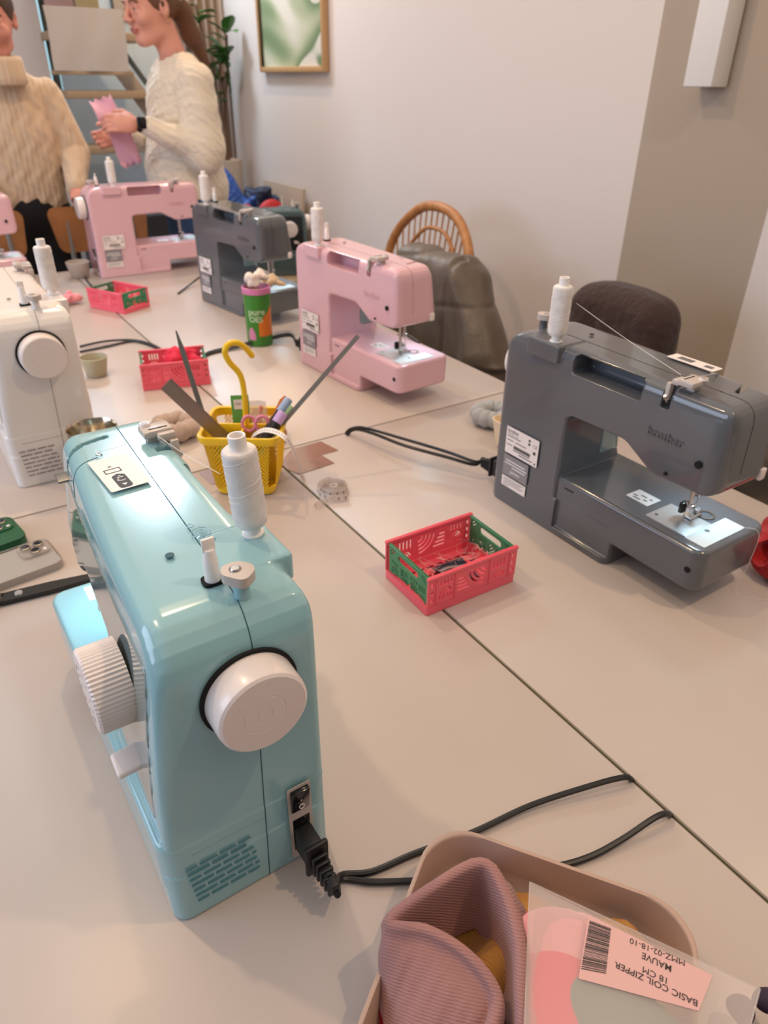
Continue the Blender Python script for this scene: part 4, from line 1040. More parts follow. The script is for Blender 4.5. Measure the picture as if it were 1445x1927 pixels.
# ------------------------------------------------------------------ mains cords
def plug_on(t, u0=.0):
    """moulded plug pushed into the inlet; local to the machine frame"""
    g = MB(); c = mp(0, .118, .034)
    g.box(c + Vector((0, -.013, 0)), (.016, .024, .030), r=.003); g.box(c + Vector((0, -.027, 0)), (.022, .005, .036), r=.002)
    for k in range(5): g.box(c + Vector((0, -.033 - .0055 * k, -.002 - .001 * k)), (.0145 - .001 * k, .0036, .023 - .002 * k), r=.0012)
    g.box(c + Vector((0, -.045, -.003)), (.008, .030, .013), r=.002)
    return g, c + Vector((0, -.062, -.006))
def cord(label, mach, paths, r=.0030):
    g, e = plug_on(mach); Mw = Matrix.Translation(mach.location) @ Matrix.Rotation(mach.rotation_euler.z, 4, 'Z')
    t = thing('power_cord', label, 'power cord', mach.location.copy()); Ti = Matrix.Translation(-mach.location)
    g.v = [Ti @ Mw @ v for v in g.v]; g.build('plug', M_black, t)
    e = Mw @ e
    for pth in paths: MB().tube(cr([e + Vector((0, 0, .0))] + pth, 8), r, 8, M=Ti).build('wire', M_cord, t)
    return t
zc = .0034
down = lambda p, dx=.0: [Vector((SEAM + dx, p.y, T + .002)), Vector((SEAM, p.y - .004, T - .012))]
p1 = [on(640, 1648, .006), on(700, 1640, zc), on(780, 1606, zc), on(890, 1566, .004), on(1000, 1515, .006), on(1120, 1476, .010), on(1172, 1463, .010), on(1186, 1465, .004), on(1190, 1473, -.010)]
p2 = [on(640, 1655, .005), on(700, 1660, zc), on(775, 1658, zc), on(900, 1655, zc), on(1040, 1632, zc), on(1110, 1612, zc), on(1170, 1580, .006), on(1230, 1540, .012), on(1255, 1531, .008), on(1264, 1538, -.010)]
cord('black twin power cord of the teal machine, running to the seam', teal, [p1, p2])
g1 = [on(890, 868, .030), on(840, 850, .034), on(760, 826, .038), on(690, 806, .030), on(664, 806, .018), on(652, 814, .004), on(654, 822, -.008)]
g2 = [on(890, 874, .022), on(840, 860, .026), on(760, 838, .030), on(700, 815, .028), on(668, 808, .016), on(655, 817, .003), on(657, 824, -.008)]
cord('black twin power cord arching from the large grey machine to the joint', grey, [g1, g2])
k1 = [on(545, 632, .02), on(500, 640, .012), on(440, 655, .006), on(400, 664, .004), on(385, 672, .004), on(383, 690, .002)]
cord('black power cord of the pink machine passing behind the hook', pinkr, [k1, [p + Vector((.004, .008, .002)) for p in k1]])
w1 = [on(182, 650, .012), on(230, 641, .010), on(275, 640, .006), on(300, 655, .004), on(318, 676, .003), on(330, 690, -.0005)]
def loose(label, paths, r=.0030):
    o = paths[0][0].copy(); t = thing('power_cord', label, 'power cord', o)
    for pth in paths: MB().tube(cr(pth, 8), r, 8, M=Matrix.Translation(-o)).build('wire', M_cord, t)
w1 = [on(150, 652, .004), on(200, 642, .008), on(250, 640, .006), on(285, 648, .004), on(310, 662, .0035)]
w2 = [on(150, 662, .004), on(200, 652, .004), on(250, 642, .004), on(290, 652, .004), on(306, 664, .0035)]
loose('black twin cord curving from the white machine to the red crate', [w1, w2])
loose('short black cord at the foot of the far grey machine', [[on(378, 520, .03), on(362, 532, .012), on(345, 545, .004), on(335, 552, .004)]])
loose('black cord looping at the foot of the far pink machine', [[on(205, 488, .04), on(185, 496, .03), on(165, 506, .01), on(160, 520, .004), on(172, 538, .004), on(190, 548, .004)]])
loose('black cord behind the needle end of the rattan-side pink machine', [[on(748, 636, .004), on(765, 640, .004), on(785, 648, .0035)], [on(742, 632, .008), on(768, 632, .008), on(788, 645, .004)]], .004)
# ------------------------------------------------------------------ tray with cloth and a zipper bag
ta = Vector((.58, -.815, 0)).normalized(); tb = Vector((-.815, -.58, 0)).normalized()
def tw(a, b, z): return ta * a + tb * b + Vector((0, 0, T + z))
tc_ = tw(.0097, -.234, .0006); tr = thing('tray', 'taupe plastic tray with rounded corners at the front edge of the photo', 'tray', tc_)
def tring(g, z, r=.040): return [ta * x + tb * y + Vector((0, 0, z)) for x, y in fillet([(-.1085 + g, -.152 + g, r), (.1085 - g, -.152 + g, r), (.1085 - g, .152 - g, r), (-.1085 + g, .152 - g, r)], 9)]
b = MB(); n_ = len(tring(0, 0))
b.grid([tring(.013, 0), tring(.010, .001), tring(.004, .020), tring(-.0005, .0425), tring(-.0012, .0445), tring(0, .0455), tring(.0022, .0450), tring(.0028, .043), tring(.007, .020), tring(.012, .005), tring(.017, .0032)], cv=True)
b.add(tring(.013, 0), [list(range(n_))]); b.add(tring(.017, .0032), [list(range(n_))]); b.build('tray_shell', M_tray, tr, smooth=60)

# mauve ribbed tube of cloth standing open
RIM = [(733, 1730, .074), (810, 1668, .080), (905, 1618, .085), (950, 1672, .083), (978, 1765, .080), (982, 1860, .074), (985, 1955, .066), (958, 2010, .060), (925, 1955, .062), (938, 1880, .068), (912, 1826, .073), (862, 1778, .076), (800, 1745, .077)]
BOT = [(722, 1850, .026), (812, 1700, .010), (905, 1650, .010), (960, 1690, .010), (1000, 1790, .010), (1005, 1890, .010), (1000, 1985, .010), (985, 2050, .012), (910, 2060, .020), (860, 2070, .026), (800, 2065, .030), (745, 2010, .030), (722, 1930, .028)]
rim = cr([on(*p) for p in RIM], 6, True); bot = cr([on(*p) for p in BOT], 6, True); K = len(rim); cen = sum(rim, Vector()) / K
turn = 1.0 if sum(rim[i - 1].x * rim[i].y - rim[i].x * rim[i - 1].y for i in range(K)) > 0 else -1.0
rows = [[] for _ in range(9)]
for i in range(K):
    r_, q = rim[i], bot[i]; t_ = (rim[(i + 1) % K] - rim[i - 1]).normalized(); inw = Vector((-t_.y, t_.x, 0)).normalized() * turn
    o = -inw; wob = .0012 * math.sin(i * 1.9) + .0010 * math.sin(i * .7)
    m1 = r_ * .72 + q * .28 + o * (.005 + wob); m2 = r_ * .35 + q * .65 + o * (.006 + wob)
    rows[0].append(q); rows[1].append(m2); rows[2].append(m1); rows[3].append(r_ + o * .0062 - Vector((0, 0, .0075))); rows[4].append(r_ + o * .0030 - Vector((0, 0, .0012)))
    rows[5].append(r_ + inw * .0026 + Vector((0, 0, -.0008))); rows[6].append(r_ + inw * .0050 - Vector((0, 0, .0075)))
    im = r_ + inw * .0065; im.z = T + .042 + wob; rows[7].append(im); ib = r_ * .90 + cen * .10 + inw * .008; ib.z = T + .014; rows[8].append(ib)
cols = list(zip(*rows)); fine = [cr(list(c), 4) for c in cols]
mv = MB().grid([[fine[i][k] for i in range(K)] for k in range(len(fine[0]))], cv=True)
tag(mv.build('fabric_tube', M_mauve, smooth=179), 'mauve ribbed fabric tube standing open in the taupe tray', 'fabric')
# mustard cloth under it
rows = []
for i in range(22):
    rw = []
    for j in range(18):
        a = -.070 + .160 * i / 21; bq = -.366 + .20 * j / 17
        z = .007 + .0045 * (1 + math.sin(i * .9 + j * .35)) + .003 * math.sin(j * 1.1 + i * .2)
        z += .040 * math.exp(-abs((a - .070) / .017) ** 1.5 - ((bq + .355) / .016) ** 2) + .024 * math.exp(-((a + .008) / .026) ** 2 - ((bq + .332) / .020) ** 2) + .026 * math.exp(-((a + .02) / .024) ** 2 - ((bq + .285) / .03) ** 2)
        if a > .080: z *= max(.35, 1 - (a - .080) / .03)
        rw.append(tw(a, bq, z))
    rows.append(rw)
tag(MB().sheet(rows, .0022).build('fabric_piece', M_mustard, smooth=70), 'mustard ribbed cloth lying in the tray under the mauve tube', 'fabric')
crumple('fabric_piece', tuple(on(718, 1925, .016)), (.016, .020, .016), M_scarlet, 'red cloth peeping out at the lower left corner of the tray', 'fabric', 41, .003, 6)
crumple('fabric_piece', tuple(on(1436, 1912, .022)), (.022, .024, .020), mat('dark_plum_cloth', '3a2f42', .9), 'dark plum cloth at the lower right corner beyond the zipper bag', 'fabric', 42, .003, 6)
# milky bag with a zipper roll
b0 = on(997, 1660, .082); b1 = on(1430, 1861, .062); b2 = on(985, 1985, .070)
bn = (b1 - b0).cross(b2 - b0).normalized();  bn = bn if bn.z > 0 else -bn
def onb(px, py, off=0.0):
    r = Vector((RW @ np.array([px - CX, py - CY, F_PX])).tolist()); o = Vector(CAM.tolist()); t = (b0 - o).dot(bn) / r.dot(bn); return o + r * t + bn * off
bag = thing('zipper_bag', 'milky plastic bag labelled with a barcode, holding a pink zipper', 'bag', b0)
b3 = onb(1398, 1985); rows = []
for i in range(15):
    u = i / 14; rows.append([(b0 * (1 - u) + b1 * u) * (1 - v / 10) + (b2 * (1 - u) + b3 * u) * (v / 10) - b0 for v in range(11)])
low = []
for i in range(15):
    u = i / 14; low.append([rows[i][v] - bn * (.0010 + .017 * math.sin(PI * u) ** .7 * math.sin(PI * min(1, v / 10 * .9 + .05)) ** .7) for v in range(11)])
f = MB(); f.grid(rows); f.grid([r[::-1] for r in low]); f.build('film', M_film, bag, weld=False)
ed = MB(); ed.tube([rows[0][v] for v in range(11)], .0006, 5); ed.tube([rows[i][0] for i in range(15)], .0006, 5); ed.tube([rows[14][v] for v in range(11)], .0006, 5); ed.build('sealed_edge', M_film, bag)
lb = [onb(1107, 1722, .0004), onb(1340, 1836, .0004), onb(1314, 1903, .0004), onb(1088, 1842, .0004)]
MB().add([p - b0 for p in lb] + [p - b0 + bn * .0002 for p in lb], [[0, 1, 2, 3], [7, 6, 5, 4], [0, 4, 5, 1], [1, 5, 6, 2], [2, 6, 7, 3], [3, 7, 4, 0]]).build('paper_label', mat('pinkish_paper_label', 'dfb0ad', .5), bag)
pr = MB(); c0, c1, c2_, c3_ = [onb(*p, .0009) for p in ((1109, 1733), (1149, 1748), (1139, 1836), (1092, 1827))]
rr = random.Random(8); s = 0.0
while s < .985:
    w_ = rr.choice((.010, .010, .018, .026)); g_ = rr.choice((.009, .012, .020)); e = min(s + w_, 1)
    pr.add([c0.lerp(c3_, s) - b0, c1.lerp(c2_, s) - b0, c1.lerp(c2_, e) - b0, c0.lerp(c3_, e) - b0], [[0, 1, 2, 3]]); s = e + g_
def fittext(mb, s, pa, pb, h, off=0.0):
    A, B = onb(*pa, .0009), onb(*pb, .0009); x = (B - A); t = MB().text(s, 1.0, Matrix.Identity(4), off=off)
    wd = max(v.x for v in t.v) - min(v.x for v in t.v); sc = x.length / wd; xd = x.normalized(); yd = bn.cross(xd)
    for v in t.v:
        v_ = A - b0 + xd * (v.x * sc) + yd * (v.y * h); mb.v.append(v_)
    o = len(mb.v) - len(t.v)
    for fc in t.f: mb.f.append([i + o for i in fc]); mb.m.append(0)
fittext(pr, 'BASIC COIL ZIPPER', (1313, 1884), (1158, 1810), .0060, .006)
fittext(pr, '18 CM', (1258, 1843), (1213, 1821), .0060)
fittext(pr, 'MAUVE', (1264, 1819), (1209, 1793), .0064, .005)
fittext(pr, 'MMZ-02-18-10', (1289, 1809), (1186, 1766), .0056)
pr.build('label_print', M_ink, bag, weld=False)
q = onb(1085, 1880, -.011) - b0; Ae = frame(q, (b1 - b0), (b2 - b0))
def blob(name, px, py, rx, ry, rz, m, dz):
    c = onb(px, py, dz) - b0; ex = (b1 - b0).normalized(); ez = bn; ey = ez.cross(ex); R = np.array([[ex.x, ey.x, ez.x], [ex.y, ey.y, ez.y], [ex.z, ey.z, ez.z]])
    Fn = lambda P: s_ell(P, tuple(c), (rx, ry, rz), R)
    m_ = max(rx, ry, rz) * 1.15
    return solid(name, Fn, tuple(c - Vector((m_, m_, m_))), tuple(c + Vector((m_, m_, m_))), .003, m, bag)
blob('pale_pink_insert', 1110, 1795, .052, .032, .0050, mat('pale_pink_insert', 'f0a9b0', .6), -.0105)
blob('pink_tape_roll', 1075, 1880, .038, .034, .0060, mat('hot_pink_zip_tape', 'e8506e', .7), -.0085)
blob('grey_green_tape', 1170, 1915, .050, .026, .0055, mat('grey_green_zip', '76857f', .7), -.0065)

# red knitted thing at the right edge of the table
rc = (.945, .395, T + .028)
def Fn(P):
    d = s_ell(P, rc, (.055, .040, .027)); d = smin(d, s_ell(P, (.985, .405, T + .038), (.05, .045, .034)), .02); d = smin(d, s_ell(P, (.915, .375, T + .020), (.026, .028, .018)), .014)
    d = np.maximum(d, -s_ell(P, (.905, .402, T + .036), (.030, .016, .016))); d = d + .0022 * np.sin(P[:, 0] * 150 + P[:, 1] * 60) * np.sin(P[:, 2] * 140)
    return np.maximum(d, T + .0008 - P[:, 2])
tag(solid('knitted_hat', Fn, (.87, .33, T - .005), (1.05, .47, T + .085), .0035, M_scarlet), 'scarlet knitted cloth on the table at the right picture edge', 'clothing')
# ------------------------------------------------------------------ chairs with coats, along the right side
def rattan_chair(label, x, y, face):
    t = thing('rattan_chair', label, 'chair', (x, y, 0), face)   # local: back plane x=0, seat towards -x
    zs = .45
    hp = [Vector((-.06, .24, zs)), Vector((-.02, .262, .66)), Vector((.012, .235, .86)), Vector((.04, .13, .970)), Vector((.045, 0, 1.000)), Vector((.04, -.13, .970)), Vector((.012, -.235, .86)), Vector((-.02, -.262, .66)), Vector((-.06, -.24, zs))]
    hoop = cr(hp, 8); MB().tube(hoop, .0155, 12).build('back_hoop', M_rattan, t, smooth=80)
    ip = [Vector((-.05, .17, zs)), Vector((-.012, .185, .66)), Vector((.016, .160, .82)), Vector((.034, .08, .915)), Vector((.038, 0, .935)), Vector((.034, -.08, .915)), Vector((.016, -.160, .82)), Vector((-.012, -.185, .66)), Vector((-.05, -.17, zs))]
    inner = cr(ip, 8); MB().tube(inner, .0065, 8).build('inner_hoop', M_rattan, t, smooth=80)
    for k in range(6, 59, 2):
        a = hoop[k]; yb = a.y * .62; zb = zs + .0
        MB().tube([a, Vector((a.x * .6 - .012, (a.y + yb) / 2, (a.z + zb) / 2)), Vector((-.05, yb, zb))], .0030, 5).build('back_cane', M_rattan, t)
    o = fillet([(-.32, -.23, .08), (-.02, -.25, .05), (-.02, .25, .05), (-.32, .23, .08)], 6)
    MB().prism(o, zs - .02, zs + .012).build('seat', M_rattan, t)
    for lx in (-.27, -.07):
        for ly in (-.19, .19): MB().cyl((lx * 1.03, ly * 1.06, 0), (lx, ly, zs - .02), .014, .017, 12).build('leg', M_rattan, t)
    return t
rattan_chair('rattan hoop-back chair by the white wall, under the olive jacket', 1.43, 1.96, -.06)
def shell_chair(label, x, y, face, m):
    t = thing('shell_chair', label, 'chair', (x, y, 0), face); zs = .45; rows = []
    for i in range(15):
        v = i / 14; z = zs + .03 + v * .40; w = (.19 - .045 * v ** 3) * (1 if v < .93 else (1 - ((v - .93) / .07) ** 2 * .35)); x0 = .0 + .05 * v
        rows.append([Vector((x0 - .06 * (abs(s) ** 2), s * w, z - (.035 * abs(s) ** 3 if v > .8 else 0))) for s in np.linspace(-1, 1, 15)])
    MB().sheet(rows, .012).build('backrest', m, t, smooth=60)
    o = fillet([(-.25, -.22, .07), (.0, -.23, .05), (.0, .23, .05), (-.25, .22, .07)], 6); MB().prism(o, zs - .01, zs + .03).build('seat', m, t)
    for lx in (-.20, -.06):
        for ly in (-.18, .18): MB().cyl((lx * 1.08, ly * 1.1, 0), (lx, ly, zs - .01), .010, .013, 10).build('leg', M_steel_leg, t)
    return t
def coat(name, label, Fn, lo, hi, m, h=.007): return tag(solid(name, Fn, lo, hi, h, m), label, 'jacket')
# olive quilted jacket over the rattan chair
def olive(P):
    q = P.copy(); x = P[:, 0] - 1.335; y = P[:, 1] - 1.735; z = P[:, 2] - T
    y = y + .16 * (z - .16) * 0.0
    rt = .13 + .80 * np.clip(.16 - z, 0, .24); lf_ = .19 + .15 * np.clip(.16 - z, 0, .4); yc = (lf_ - rt) / 2; hw = (lf_ + rt) / 2
    body = np.sqrt((np.maximum(np.abs(y - yc) - hw + .05, 0)) ** 2 + (np.maximum(np.abs(x + .04 * (.16 - z)) - .012, 0)) ** 2 + np.maximum(z - .125, 0) ** 2) - .052
    sl = s_cap(P, (1.35, 1.600, T + .105), (1.30, 1.49, T - .07), .045, .060); sl = smin(sl, s_cap(P, (1.30, 1.50, T - .09), (1.27, 1.47, T - .33), .060, .055), .02)
    sl2 = s_cap(P, (1.31, 1.90, T + .09), (1.23, 1.92, T - .25), .06, .055)
    hood = s_ell(P, (1.325, 1.765, T + .120), (.055, .150, .045))
    d = smin(smin(body, hood, .03), np.minimum(sl, sl2), .018)
    d = d + .0035 * np.exp(-((np.mod(z + .035 * np.sin(y * 7) + 2, .15) - .075) / .009) ** 2)
    d = d + .009 * np.exp(-((y + .10 + .03 * z) / .010) ** 2) * (x < -.0) + .006 * np.sin(y * 26 + 9 * z) * np.sin(z * 9 + y * 5 + 1) + .0025 * np.sin(y * 70 - z * 40)
    return d * .75
coat('quilted_jacket', 'olive quilted jacket draped over the rattan chair back', olive, (1.12, 1.28, T - .5), (1.48, 2.12, T + .26), M_olive)
ch2 = shell_chair('chair under the dark brown fleece jacket, by the taupe wall', 1.372, 1.085, .0, M_dark)
def brown(P):
    x = P[:, 0] - 1.36; y = P[:, 1] - 1.085; z = P[:, 2] - T
    top = .205 - .07 * np.abs(y / .20) ** 2.6
    hw = .142 + .10 * np.clip(.12 - z, 0, .5)
    d = np.sqrt(np.maximum(np.abs(y) - hw + .05, 0) ** 2 + np.maximum(np.abs(x - .05 * z) - .012, 0) ** 2 + np.maximum(z - top + .045, 0) ** 2) - .048
    fd = np.sin(y * 30 + 2.5 * np.sin(z * 9 + 1)); d = d + .010 * (1 - np.abs(fd)) ** 2 * np.clip(.17 - z, 0, .1) * 10 + (.004 * np.sin(z * 30 + y * 22) * np.sin(y * 17 - z * 8) + .0022 * np.sin(y * 90 + z * 35)) * np.clip((.17 - z) * 10, .12, 1)
    return d * .8
coat('fleece_jacket', 'dark brown fleece jacket over the chair behind the large grey machine', brown, (1.22, .80, T - .45), (1.49, 1.32, T + .25), M_brown)
ch3 = shell_chair('chair at the right picture edge under the taupe wool coat', 1.33, .46, .05, M_dark)
def wool(P):
    x = P[:, 0] - 1.27; y = P[:, 1] - .47; z = P[:, 2] - T
    hw = .20 + .12 * np.clip(.05 - z, 0, .5)
    d = np.sqrt(np.maximum(np.abs(y) - hw + .05, 0) ** 2 + np.maximum(np.abs(x + .02) - .045, 0) ** 2 + np.maximum(z - .055, 0) ** 2) - .05
    d = d + .012 * np.sin(z * 26 + y * 30) * np.sin(y * 9 + 1) + .005 * np.sin(z * 60 - y * 50)
    return d * .7
coat('wool_coat', 'taupe wool coat on the chair at the right edge beyond the grey machine', wool, (1.08, .16, T - .45), (1.42, .78, T + .16), M_taupejk)

# ------------------------------------------------------------------ far end of the room
st = thing('staircase', 'open wooden stairs with a dark stringer behind the two people', 'stairs', (1.0, 4.0, 0))
S0 = Vector((1.0, 4.0, 0))
for k, (z, x0, x1) in enumerate(((T + .12, .86, 1.40), (T + .31, .84, 1.34), (T + .535, .81, 1.28), (T + .76, .79, 1.21), (T - .07, .88, 1.46), (T - .26, .9, 1.5), (T + .98, .77, 1.13))):
    MB().box(((x0 + x1) / 2 - S0.x, .0, z), (x1 - x0, .24, .032), r=.003).build('tread', M_stair, st)
dr = Vector((.62, 0, -1.0)).normalized()
for yy in (.13,):
    p = Vector((1.100 - S0.x, yy, T + .80)); MB().box((0, 0, 0), (1.25, .022, .022), M=frame(p, Vector((.565, 0, -.825)), (0, 1, 0)), r=.003).build('handrail', M_stringer, st)
    p = Vector((1.048 - S0.x, yy, T + .762)); MB().box((0, 0, 0), (1.25, .018, .075), M=frame(p, Vector((.565, 0, -.825)), (0, 1, 0)), r=.003).build('stringer', M_card, st)
MB().box((-.17, .135, T + .35), (.03, .02, 2.0), r=.002).build('stair_post', M_stringer, st)
struct('wall_left_pier', MB().box((.47, 4.18, 1.35), (.66, .16, 2.7)), M_wall)
wd = thing('stair_panel', 'pale blue-grey panel seen between the stair treads', 'panel', (1.15, 4.30, 0))
MB().box((-.035, 0, 1.2), (.60, .02, 2.4)).build('panel_board', M_risers, wd)
wn = MB().box((.845, 4.31, T + .72), (.09, .03, 1.36)); o = wn.build('window_1', M_stringer); o['kind'] = 'structure'
MB().box((.845, 4.292, T + .72), (.074, .006, 1.33)).build('pane', M_sky, o)
pp = thing('pattern_paper', 'large blank grey pattern paper hanging on the stairs', 'paper', (.94, 3.86, T + .60), .02)
rows = [[Vector((-.165 + .033 * i + .004 * math.sin(j * .5), .004 * math.sin(i * 1.2 + j * .4) - .006 * (1 if i == 5 else 0), .262 - .0235 * j)) for j in range(11)] for i in range(11)]
MB().sheet(rows, .0012).build('sheet', M_paper, pp, smooth=20)
MB().box((.0, .012, .02), (.36, .018, .016), r=.002).build('hanging_rail', M_stair, pp)
for (x_, y_, z_, w_, h_, m_, lb_) in ((.865, 3.96, T + .885, .12, .16, mat('dusty_pink_card', 'bd9a98', .8), 'small dusty pink card above the pattern paper'), (.985, 3.96, T + .890, .10, .16, mat('straw_card', 'c7b184', .8), 'small straw yellow card above the pattern paper')):
    tag(MB().box((0, 0, 0), (w_, .004, h_), r=.001).build('pinned_card', m_, loc=(x_, y_, z_)), lb_, 'card')
sp_f = thing('small_frame', 'small dark-framed picture beside the profile face on the stair wall', 'picture', (1.215, 4.275, T + .93))
MB().box((0, .0, .0), (.075, .018, .15), r=.002).build('frame', M_stringer, sp_f); MB().box((0, -.010, 0), (.058, .002, .13)).build('print', M_card, sp_f)
# curtain
rows = []
for i in range(90):
    u = i / 89; rows.append([Vector((1.44 + .305 * u, 4.28 + .022 * math.sin(u * 44) + .006 * math.sin(u * 97 + j), 2.5 - 2.46 * j / 10)) for j in range(11)])
tag(MB().sheet(rows, .002).build('curtain', M_curtain, smooth=80), 'beige floor-length curtain hanging in the far corner', 'curtain')
# potted plant on a stand
pt = Vector((1.625, 4.08, 0)); plant = thing('potted_plant', 'tall leafy house plant in a beige pot in the far corner', 'plant', pt)
zt = T + .012
MB().cyl((0, 0, 0), (0, 0, zt - .01), .075, .075, 24).build('plant_stand', M_card, plant)
MB().lathe([(0, zt), (.058, zt), (.062, zt + .004), (.074, zt + .215), (.068, zt + .216), (.064, zt + .19), (0, zt + .19)], 32, 0).build('pot', M_pot, plant)
sm = MB(); stems = [[(0, 0, zt + .19), (.01, .01, zt + .42), (.04, 0, zt + .62), (.05, -.01, zt + .78)], [(.01, 0, zt + .19), (-.01, 0, zt + .5), (.015, .01, zt + .70)], [(-.01, 0, zt + .19), (-.03, .0, zt + .45), (-.07, .01, zt + .76), (-.09, 0, zt + .90)]]
for s in stems: sm.tube(cr(s, 6), .0065, 7)
sm.build('stem', M_stem, plant)
lf = MB(); rr = random.Random(11)
def leaf(mb, p, d, L, w):
    d = Vector(d).normalized(); s = d.cross(Vector((0, 0, 1))); s = s.normalized() if s.length > .01 else Vector((1, 0, 0)); n_ = s.cross(d); rows = []
    for i in range(7):
        u = i / 6; ww = w * math.sin(PI * min(.98, u * .92 + .06)) ** .8; c = Vector(p) + d * (L * u) - Vector((0, 0, 1)) * (L * .25 * u * u)
        rows.append([c + s * (ww * q) + n_ * (abs(q) * ww * .25) for q in (-1, -.5, 0, .5, 1)])
    mb.sheet(rows, .0012)
for k in range(26):
    s = stems[k % 3]; b0_ = Vector(s[-1]) - Vector((0, 0, rr.uniform(-.02, .22))); a = rr.uniform(.45 * PI, 1.55 * PI) if s[-1][0] > .0 else rr.uniform(0, 2 * PI)
    leaf(lf, b0_, (math.cos(a), .6 * math.sin(a), rr.uniform(-.1, .9)), rr.uniform(.09, .14), rr.uniform(.030, .045))
for (px, py) in ((425, 102), (455, 108), (460, 130), (468, 155), (440, 150), (412, 135)):
    p = ony(px, py, 4.08) - pt; p.x = min(p.x, XW - .075 - pt.x); leaf(lf, p - Vector((0, 0, .05)), (-.2, .1, 1), .12, .042)
lo = lf.build('foliage', M_leaf, plant, smooth=70)
# bench with bags, board against the wall, red tub
bn_ = thing('bench', 'low bench by the wall holding the bags and the petrol-grey machine', 'bench', (1.475, 3.45, 0))
MB().box((0, 0, T - .2165), (.49, .74, .03), r=.003).build('bench_top', M_stair, bn_)
for sx in (-1, 1):
    for sy in (-1, 1): MB().box((sx * .21, sy * .33, (T - .2315) / 2), (.035, .035, T - .2315), r=.003).build('leg', M_stair, bn_)
crumple('shopping_bag', (1.450, 3.68, T - .005), (.150, .12, .310), M_blue, 'bright blue woven bag slumped on the bench behind the cream sweater', 'bag', 57, .008, 16)
crumple('shopping_bag', (1.600, 3.66, T - .020), (.075, .10, .285), M_navybag, 'dark navy bag slumped next to the bright blue one', 'bag', 52, .008, 14)
bd = thing('leaning_board', 'beige board leaning against the white wall near the far corner', 'board', (1.690, 3.60, T - .2005), 0)
MB().box((0, 0, .175), (.014, .46, .35), M=Matrix.Rotation(.08, 4, 'Y'), r=.002).build('board', M_card, bd)
def redtub(P):
    d = s_ell(P, (1.585, 3.475, T - .06), (.105, .045, .160)); return np.maximum(np.abs(d + .006) - .006, -(P[:, 2] - (T - .2005)))
tag(solid('red_bag', redtub, (1.46, 3.42, T - .22), (1.71, 3.53, T + .12), .006, M_redbag), 'red fabric bag with a rounded top behind the petrol-grey machine', 'bag')
tag(MB().box((0, 0, 0), (.10, .05, .285), r=.015, seg=4).build('red_box', M_redbag, loc=(1.425, 3.475, T - .0575)), 'small red case left of the rounded red bag', 'box')
# dark things under the stairs, wooden chair, stool
tag(MB().box((0, 0, T * .5 + .03), (.46, .30, T + .06), r=.01).build('storage_box', M_dark, loc=(.975, 3.70, 0)), 'charcoal box standing under the stairs between the two people', 'box')
wc = thing('wooden_chair', 'orange-brown wooden chair behind the hand wheel of the far pink machine', 'chair', (.664, 3.04, 0), 0)
M_chw = mat('orange_wood', 'a06a3c', .45, var=('8e5c32', 18, 1))
ol = fillet([(-.186, .190, .028), (.186, .190, .028), (.168, .030, .035), (-.160, .030, .035)], 6)
b = MB().prism(ol, -.006, .006, M=frame((0, 0, T), (1, 0, 0), (0, 0, 1))); b.v = [Vector((v.x, v.y - .020 * (1 - (v.x / .186) ** 2), v.z)) for v in b.v]; b.build('backrest', M_chw, wc)
MB().prism(fillet([(-.18, -.40, .05), (.18, -.40, .05), (.185, -.02, .05), (-.185, -.02, .05)], 5), .43, .45).build('seat', M_chw, wc)
for x_ in (-.12, .12): MB().cyl((x_, -.030, .44), (x_, -.002, T + .15), .010, .010, 10).build('back_post', M_steel_leg, wc)
for x_ in (-.15, .15):
    for y_ in (-.06, -.36): MB().cyl((x_ * 1.1, y_, 0), (x_, y_, .43), .011, .011, 10).build('leg', M_steel_leg, wc)
wc2 = copy_tree(wc); wc2['label'] = 'orange-brown wooden chair behind the pink machine cut off by the picture edge'; wc2.location = (.215, 3.04, 0)

# ------------------------------------------------------------------ people
def hand_sdf(P, wrist, dirv, palm_n, L, curl=.6, r=.0082, side=1):
    """palm, four bent fingers of unequal length and a thumb from the side of the palm"""
    w = Vector(wrist); d = Vector(dirv).normalized(); n = Vector(palm_n); n = (n - d * n.dot(d)).normalized(); s = n.cross(d) * side
    R = np.array([[d.x, s.x, n.x], [d.y, s.y, n.y], [d.z, s.z, n.z]])
    pc = w + d * (L * .27); D = s_ell(P, tuple(pc), (L * .30, L * .23, L * .11), R)
    D = smin(D, s_cap(P, tuple(w - d * .04), tuple(w + d * .02), .021, .020), .018)
    for i, (off, ln) in enumerate(((-.165, .38), (-.055, .44), (.055, .41), (.16, .32))):
        k = w + d * (L * .50) + s * (off * L); ln *= L
        d1 = (d + n * curl * .5).normalized(); d2 = (d + n * curl * 1.6).normalized(); d3 = (d * .5 + n * curl * 2.4).normalized()
        a = k + d1 * ln * .45; b = a + d2 * ln * .32; c = b + d3 * ln * .23
        f = np.minimum(np.minimum(s_cap(P, tuple(k - d * L * .12), tuple(a), r, r * .95), s_cap(P, tuple(a), tuple(b), r * .95, r * .88)), s_cap(P, tuple(b), tuple(c), r * .88, r * .78))
        D = smin(D, f, .004)
    k = w + d * (L * .14) - s * (L * .17); a = k + (d * .6 - s * .55 + n * .35).normalized() * (L * .22); b = a + (d * .9 + n * .45).normalized() * (L * .20)
    return smin(D, np.minimum(s_cap(P, tuple(k), tuple(a), r * 1.25, r * 1.1), s_cap(P, tuple(a), tuple(b), r * 1.1, r * .85)), .006)

